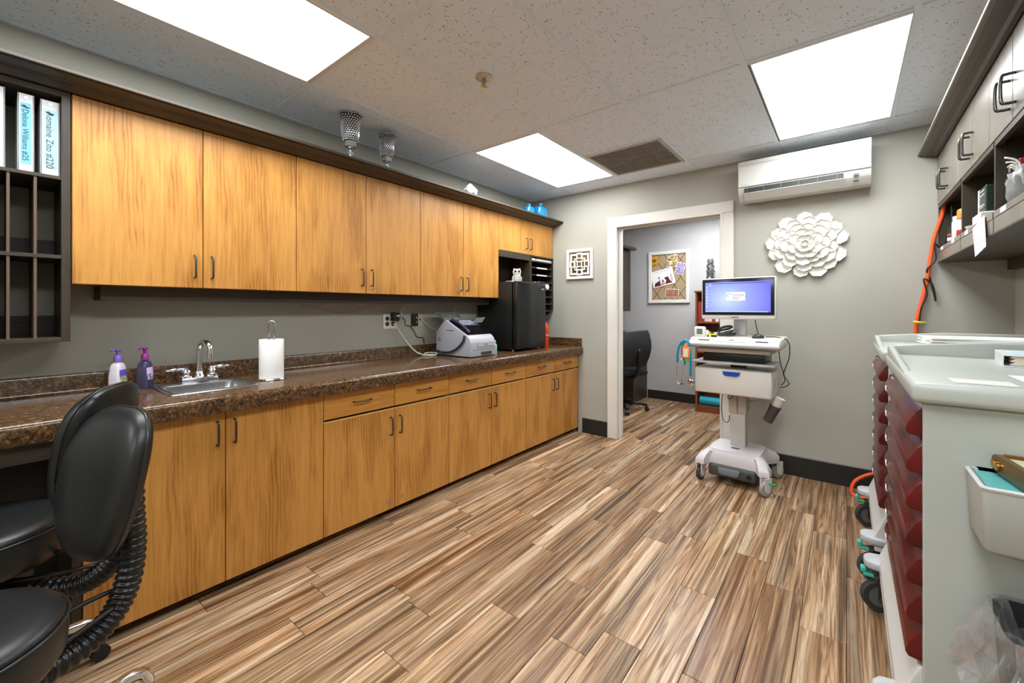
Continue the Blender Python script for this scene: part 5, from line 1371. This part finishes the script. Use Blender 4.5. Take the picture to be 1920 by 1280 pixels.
# stethoscope and orange tester hanging on the left front
TEALT = mat('teal_tube', (10, 128, 146), .35)
sth = thing('stethoscope', 'teal stethoscope hanging from the left corner of the computer cart', 'stethoscope', wp((-.29, -.20, .69)), math.radians(-2))
o_ = Vector((-.29, -.20, .69))
def sv(p): return Vector(p) - o_
MB().tube([sv(p) for p in ((-.255, -.262, .76), (-.252, -.264, .86), (-.258, -.262, .95), (-.27, -.258, 1.005), (-.30, -.25, 1.015), (-.335, -.245, .985), (-.35, -.25, .92), (-.352, -.25, .85))], .0075, 10, smooth=6).tube([sv(p) for p in ((-.29, -.252, 1.018), (-.315, -.25, .985), (-.315, -.255, .93), (-.300, -.255, .87), (-.298, -.255, .84))], .0075, 10, smooth=6).build('tube', TEALT, sth, world=False, smooth=True)
MB().tube([sv(p) for p in ((-.252, -.262, .76), (-.250, -.260, .735))], .005, 8).build('stem', CHROME, sth, world=False)
MB().lathe([(0, -.009), (.022, -.009), (.025, -.004), (.025, .0), (.018, .006), (.018, .010), (0, .012)], 22, Matrix.Translation(sv((-.25, -.262, .712))) @ Matrix.Rotation(PI / 2, 4, 'X')).build('chest_piece', CHROME, sth, world=False, smooth=40)
MB().tube([sv(p) for p in ((-.352, -.25, .85), (-.353, -.25, .80), (-.358, -.252, .74), (-.352, -.252, .705), (-.335, -.255, .692), (-.326, -.256, .694))], .0035, 8, smooth=4).tube([sv(p) for p in ((-.298, -.255, .84), (-.302, -.255, .80), (-.315, -.255, .74), (-.318, -.256, .71), (-.314, -.256, .70))], .0035, 8, smooth=4).tube([sv(p) for p in ((-.352, -.25, .848), (-.338, -.252, .872), (-.320, -.254, .876), (-.302, -.255, .848))], .003, 8, smooth=4).build('ear_tubes', CHROME, sth, world=False, smooth=True)
for p in ((-.324, -.256, .694), (-.313, -.256, .698)): MB().lathe([(0, -.006), (.006, -.003), (.006, .003), (0, .006)], 10, Matrix.Translation(sv(p))).build('ear_tip', BLACK, sth, world=False, smooth=True)
ot = thing('orange_tester', 'orange handheld tester with label clipped on the computer cart corner', 'tester', wp((-.283, -.262, .885)), math.radians(-2))
MB().box(-.028, .028, -.012, .012, 0, .088, bev=.009, seg=3).box(-.012, .012, -.009, .009, .088, .100, bev=.003).build('body', mat('tester_orange', (244, 120, 32), .4), ot, world=False, smooth=40)
MB().box(-.018, .016, -.0135, -.012, .014, .072).build('label', mat('tester_label', (226, 222, 190), .5), ot, world=False)
MB().box(-.008, .016, -.008, .008, -.022, .0, bev=.004).build('green_tab', mat('tab_green', (104, 190, 40), .4), ot, world=False)

# ================================================================== OFFICE
# ---- pin board
pbx0, pbx1, pz0, pz1 = -2.185, -1.632, 1.334, 2.048
OYB = OY1 - .001
pbd = thing('pin_board', 'white framed tan pin board with photos and notes on the office wall', 'pin board', ((pbx0 + pbx1) / 2, OYB - .01, pz0))
for b in ((pbx0, pbx0 + .045, pz0, pz1), (pbx1 - .045, pbx1, pz0, pz1), (pbx0 + .045, pbx1 - .045, pz0, pz0 + .045), (pbx0 + .045, pbx1 - .045, pz1 - .045, pz1)):
    MB().box(b[0], b[1], OYB - .03, OYB, b[2], b[3], bev=.004).build('frame_rail', WHITE, pbd)
box('cloth', (pbx0 + .045, pbx1 - .045, OYB - .012, OYB - .002, pz0 + .045, pz1 - .045), mat('burlap', (168, 144, 112), .9), pbd)
RIB = mat('ribbon_brown', (104, 82, 58), .7)
ix0, ix1, iz0, iz1 = pbx0 + .046, pbx1 - .046, pz0 + .046, pz1 - .046
def clipseg(px, pz, dx, dz):
    ts = []
    lo, hi = -9, 9
    for p, d, a, b in ((px, dx, ix0, ix1), (pz, dz, iz0, iz1)):
        t0, t1 = sorted(((a - p) / d, (b - p) / d)); lo, hi = max(lo, t0), min(hi, t1)
    return (lo, hi) if hi - lo > .03 else None
for s in (1, -1):
    for k in range(-4, 5):
        px, pz = (ix0 + ix1) / 2 + k * .16, (iz0 + iz1) / 2
        r = clipseg(px, pz, .7, s)
        if r: MB().tube([(px + .7 * r[0], OYB - .0135, pz + s * r[0]), (px + .7 * r[1], OYB - .0135, pz + s * r[1])], .004, 5).build('ribbon', RIB, pbd)
def photo_mat(name, cols, sc):
    m = mat(name, cols[0], .4); t = NT(m); n = t.noise(t.coords((1, 1, 1.6), False), sc, 4, .7)
    t.base(t.ramp(n, [(.36 + .07 * i, c) for i, c in enumerate(cols)])); return m
def pinned(cx_, cz_, w, h, rot, m, name='photo', d=.016):
    M = Matrix.Translation((cx_, OYB - d, cz_)) @ Matrix.Rotation(rot, 4, 'Y')
    b = MB().box(-w / 2 - .006, w / 2 + .006, -.0005, .001, -h / 2 - .006, h / 2 + .006, M=M).build(name, PAPER, pbd)
    MB().box(-w / 2, w / 2, -.0016, -.0006, -h / 2, h / 2, M=M).build('print', m, b)
    return b
pinned(-1.857, 1.915, .118, .16, .05, photo_mat('print_boat', [(36, 40, 36), (120, 54, 40), (196, 170, 70), (214, 214, 208)], 22))
pinned(-1.752, 1.80, .10, .15, .28, photo_mat('print_violet', [(60, 70, 130), (150, 80, 140), (206, 196, 216), (90, 120, 180)], 24))
pinned(-1.862, 1.47, .165, .10, .06, photo_mat('print_group', [(36, 38, 34), (96, 92, 84), (196, 150, 120), (186, 54, 48)], 30))
nt = pinned(-1.985, 1.685, .295, .215, -.22, PAPER, 'note', .020)
Mn = Matrix.Translation((-1.985, OYB - .0218, 1.685)) @ Matrix.Rotation(-.22, 4, 'Y')
for pts, c in (([(-.14, -.10), (-.04, -.10), (-.05, -.055), (-.035, -.01), (-.06, -.035), (-.115, -.05)], (84, 22, 34)), ([(.01, -.095), (.12, -.095), (.085, -.055), (.075, .0), (.015, -.005), (.04, -.05)], (92, 24, 34)), ([(-.035, -.10), (.01, -.10), (.005, -.065), (-.035, -.065)], (214, 120, 126)), ([(-.07, .02), (-.035, .02), (-.052, -.015)], (130, 124, 196)), ([(-.03, -.06), (-.005, -.02), (.012, -.058)], (86, 98, 66)), ([(.095, -.07), (.135, -.075), (.13, .03), (.10, .03)], (190, 192, 200))):
    MB().prism(pts, -.0006, .0006, 'y', M=Mn).build('drawing', mat('ink_%d_%d_%d' % c, c, .6), nt)
wri = MB()
for k in range(9): wri.tube([(-2.10 + k * .026, OYB - .0225, 1.752 + k * .0058 + .006 * (k % 2)), (-2.085 + k * .026, OYB - .0225, 1.765 + k * .0058 - .008 * (k % 3))], .0022, 4)
wri.build('handwriting', INK, nt)
sf = MB()
fc = Vector((-2.10, OYB - .022, 1.925))
cen = MB().lathe([(0, 0), (.022, 0), (.018, .010), (0, .012)], 16, Matrix.Translation(fc) @ Matrix.Rotation(PI / 2, 4, 'X')).build('sunflower', mat('sunflower_center', (120, 70, 20), .6), pbd, smooth=40)
for k in range(12):
    a = 2 * PI * k / 12
    MB().prism([(.016, -.008), (.045, -.012), (.068, 0), (.045, .012), (.016, .008)], -.002, .003, 'z', M=Matrix.Translation(fc) @ Matrix.Rotation(PI / 2, 4, 'X') @ Matrix.Rotation(a, 4, 'Z')).build('petal', mat('sunflower_petal', (224, 164, 40), .5), cen)

# ---- bookcase
bc = thing('bookcase', 'cherry wood bookcase in the office behind the computer cart', 'bookcase', (-1.10, 5.58, .0005))
bx0, bx1, byf, byb, bh = -1.45, -.75, 5.42, 5.745, 1.475
for x in (bx0, bx1 - .022): box('side_panel', (x, x + .022, byf, byb, .0005, bh - .0205), CHERRY, bc, bev=.002)
box('top', (bx0 - .012, bx1 + .012, byf - .012, byb, bh - .02, bh), CHERRY, bc, bev=.003)
box('back_panel', (bx0 + .022, bx1 - .022, byb - .01, byb, .06, bh - .021), CHERRY, bc)
for z in (.06, .40, .72, 1.08): box('shelf', (bx0 + .0225, bx1 - .0225, byf + .006, byb - .011, z, z + .02), CHERRY, bc)
box('plinth', (bx0 + .0225, bx1 - .0225, byf + .01, byf + .025, .0005, .059), CHERRY, bc)
cols = [(140, 40, 36), (150, 44, 40), (206, 202, 196), (214, 212, 206), (160, 54, 48), (226, 224, 218)]
rb_ = random.Random(2)
def books(z, x, xe, kinds, hh, lab, grp):
    k = 0
    while x < xe:
        w = .028 + .016 * rb_.random(); h = hh - .03 * rb_.random(); c = kinds[k % len(kinds)]
        t = thing('book', lab % ['first', 'second', 'third', 'fourth', 'fifth', 'sixth', 'seventh', 'eighth', 'ninth', 'tenth', 'eleventh', 'twelfth', 'thirteenth', 'fourteenth', 'fifteenth', 'sixteenth', 'seventeenth', 'eighteenth', 'nineteenth', 'twentieth'][k], 'book', (x + w / 2, 5.55, z), group=grp)
        cm = mat('book_%d_%d_%d' % c, c, .5)
        MB().box(x, x + .003, 5.45, 5.62, z, z + h).box(x + w - .003, x + w, 5.45, 5.62, z, z + h).box(x + .003, x + w - .003, 5.45, 5.453, z, z + h).build('cover', cm, t)
        box('pages', (x + .0032, x + w - .0032, 5.4535, 5.615, z + .004, z + h - .004), PAPER, t)
        x += w + .001; k += 1
books(1.1005, -1.424, -1.0, cols, .27, 'book %s from the left on the upper shelf of the cherry bookcase', 'books on the upper bookcase shelf')
books(.7405, -1.424, -.80, [(222, 220, 214), (214, 212, 206), (230, 228, 224)], .24, 'white folder %s from the left on the middle bookcase shelf', 'white folders on the middle bookcase shelf')
mt = thing('rolled_mat', 'turquoise rolled mat on the bottom shelf of the cherry bookcase', 'mat', (-1.12, 5.50, .0805))
MB().cyl((-1.41, 5.50, .132), (-.82, 5.50, .132), .051, 28).build('roll', mat('mat_turquoise', (20, 150, 176), .5), mt, smooth=40)
sp2 = MB().tube([(-.8185, 5.50 + (.004 + .0026 * k) * math.cos(k * .7), .132 + (.004 + .0026 * k) * math.sin(k * .7)) for k in range(17)], .0014, 4)
sp2.build('spiral_end', mat('mat_dark', (10, 96, 118), .6), mt)
st = thing('mosaic_vase', 'silver mosaic vase on top of the cherry bookcase', 'vase', (-1.31, 5.56, bh + .0005))
vp = [(0, 0), (.055, 0), (.062, .02), (.066, .08), (.055, .15), (.040, .20), (.052, .235), (.036, .27), (.046, .30), (.030, .34), (.036, .365), (.026, .39), (0, .392)]
MB().lathe(vp, 18).build('body', mat('silver_dark', (96, 96, 98), .25, .5), st, world=False, smooth=True)
fac = MB(); rv = random.Random(9)
for k in range(150):
    i = rv.randrange(1, 11); f = rv.random(); r = vp[i][0] * (1 - f) + vp[i + 1][0] * f; z = vp[i][1] * (1 - f) + vp[i + 1][1] * f; a = rv.random() * 2 * PI
    fac.box(-.009, .009, -.009, .009, 0, .003, M=Matrix.Translation((r * math.cos(a), r * math.sin(a), z)) @ Matrix.Rotation(a, 4, 'Z') @ Matrix.Rotation(PI / 2, 4, 'Y'))
fq = fac.build('mosaic_facets', SILV, st, world=False); fq['kind'] = 'stuff'

# ---- office desk counter, wall cabinet, chair and desk phone
od = thing('office_desk', 'dark built-in office desk with granite-look top along the office wall', 'desk', (-2.5, 5.1, .0005))
box('desk_top', (OXL + .001, -2.17, OY0 + .02, OY1 - .001, .785, .825), GRANITE, od, bev=.008, seg=2)
box('backsplash', (OXL + .022, -2.17, OY1 - .021, OY1 - .001, .8255, .91), GRANITE, od, bev=.003)
box('backsplash', (OXL + .001, OXL + .021, OY0 + .02, OY1 - .001, .8255, .91), GRANITE, od, bev=.003)
box('end_cabinet', (OXL + .001, -2.213, 5.36, OY1 - .001, .0005, .784), DARK, od, bev=.002)
box('end_cabinet', (OXL + .001, -2.213, OY0 + .02, 4.25, .0005, .784), DARK, od, bev=.002)
owc = thing('office_wall_cabinet', 'dark office wall cabinet with crown seen through the doorway', 'cabinet', (-2.6, 5.1, 1.224))
box('body', (OXL + .001, -2.372, OY0 + .05, 5.60, 1.224, 2.06), DARK, owc, bev=.002)
box('crown', (OXL + .001, -2.275, OY0 + .05, 5.62, 2.061, 2.10), DARKH, owc, bev=.006)
for k in range(3): box('door', (-2.371, -2.353, 3.97 + k * .545, 3.97 + (k + 1) * .545 - .004, 1.226, 2.055), DARK, owc, bev=.002)
dp = thing('desk_phone', 'black desk phone with white label on the office desk', 'phone', (-2.32, 5.10, .8255), 1.4)
MB().prism([(-.09, 0), (.09, 0), (.09, .03), (-.09, .09)], -.09, .09, 'x', bev=.006, seg=2).build('base', BLACK, dp, world=False)
MB().tube([(-.07, -.08, .085), (-.07, -.02, .10), (-.07, .05, .085), (-.07, .085, .06)], .016, 10, smooth=4).build('handset', BLACK, dp, world=False, smooth=True)
MB().box(.0, .07, -.085, -.080, .02, .05).build('label', PAPER, dp, world=False)
oc = thing('office_chair', 'black swivel office chair at the office desk through the doorway', 'chair', (-2.20, 4.96, .0005), math.radians(62))
MB().box(-.235, .235, -.22, .24, .44, .51, bev=.03, seg=4).build('seat', mat('fabric_black', (30, 31, 32), .7), oc, world=False, smooth=40)
def obk(a, b):
    x = (a - .5) * .44 * (1 - .18 * (2 * b - 1) ** 2 * (1 if b > .5 else .5)); z = .56 + .44 * b
    return (x, -.235 - .05 * math.sin(b * PI) + .12 * (a - .5) ** 2 * 1.4 - .06 * b, z)
MB().grid(obk, 14, 14).build('backrest', mat('mesh_back', (38, 39, 41), .5), oc, world=False, smooth=True, solid=.035, sub=1)
MB().tube([(0, -.06, .43), (0, -.24, .44), (0, -.31, .55), (0, -.325, .78)], .022, 10, smooth=5).build('back_support', BLACK, oc, world=False, smooth=True)
for s in (-1, 1): MB().tube([(s * .24, -.05, .46), (s * .28, -.03, .55), (s * .28, -.02, .66), (s * .28, .06, .675), (s * .27, .14, .67)], .018, 8, smooth=4).build('armrest', BLACK, oc, world=False, smooth=True)
MB().lathe([(0, .08), (.03, .08), (.03, .25), (.02, .252), (.02, .44), (0, .44)], 18).build('gas_column', BLACK, oc, world=False, smooth=40)
for k in range(5):
    a = .5 + 2 * PI * k / 5; ca, sa = math.cos(a), math.sin(a)
    l = MB().tube([(.02 * ca, .02 * sa, .10), (.16 * ca, .16 * sa, .095), (.30 * ca, .30 * sa, .075)], .02, 8, rad=lambda q: .024 - .008 * q).build('leg', BLACK, oc, world=False, smooth=True)
    MB().cyl((.30 * ca - .02 * sa, .30 * sa + .02 * ca, .0275), (.30 * ca + .02 * sa, .30 * sa - .02 * ca, .0275), .027, 18).cyl((.30 * ca, .30 * sa, .04), (.30 * ca, .30 * sa, .08), .009, 8).build('caster', BLACK, l, world=False, smooth=40)
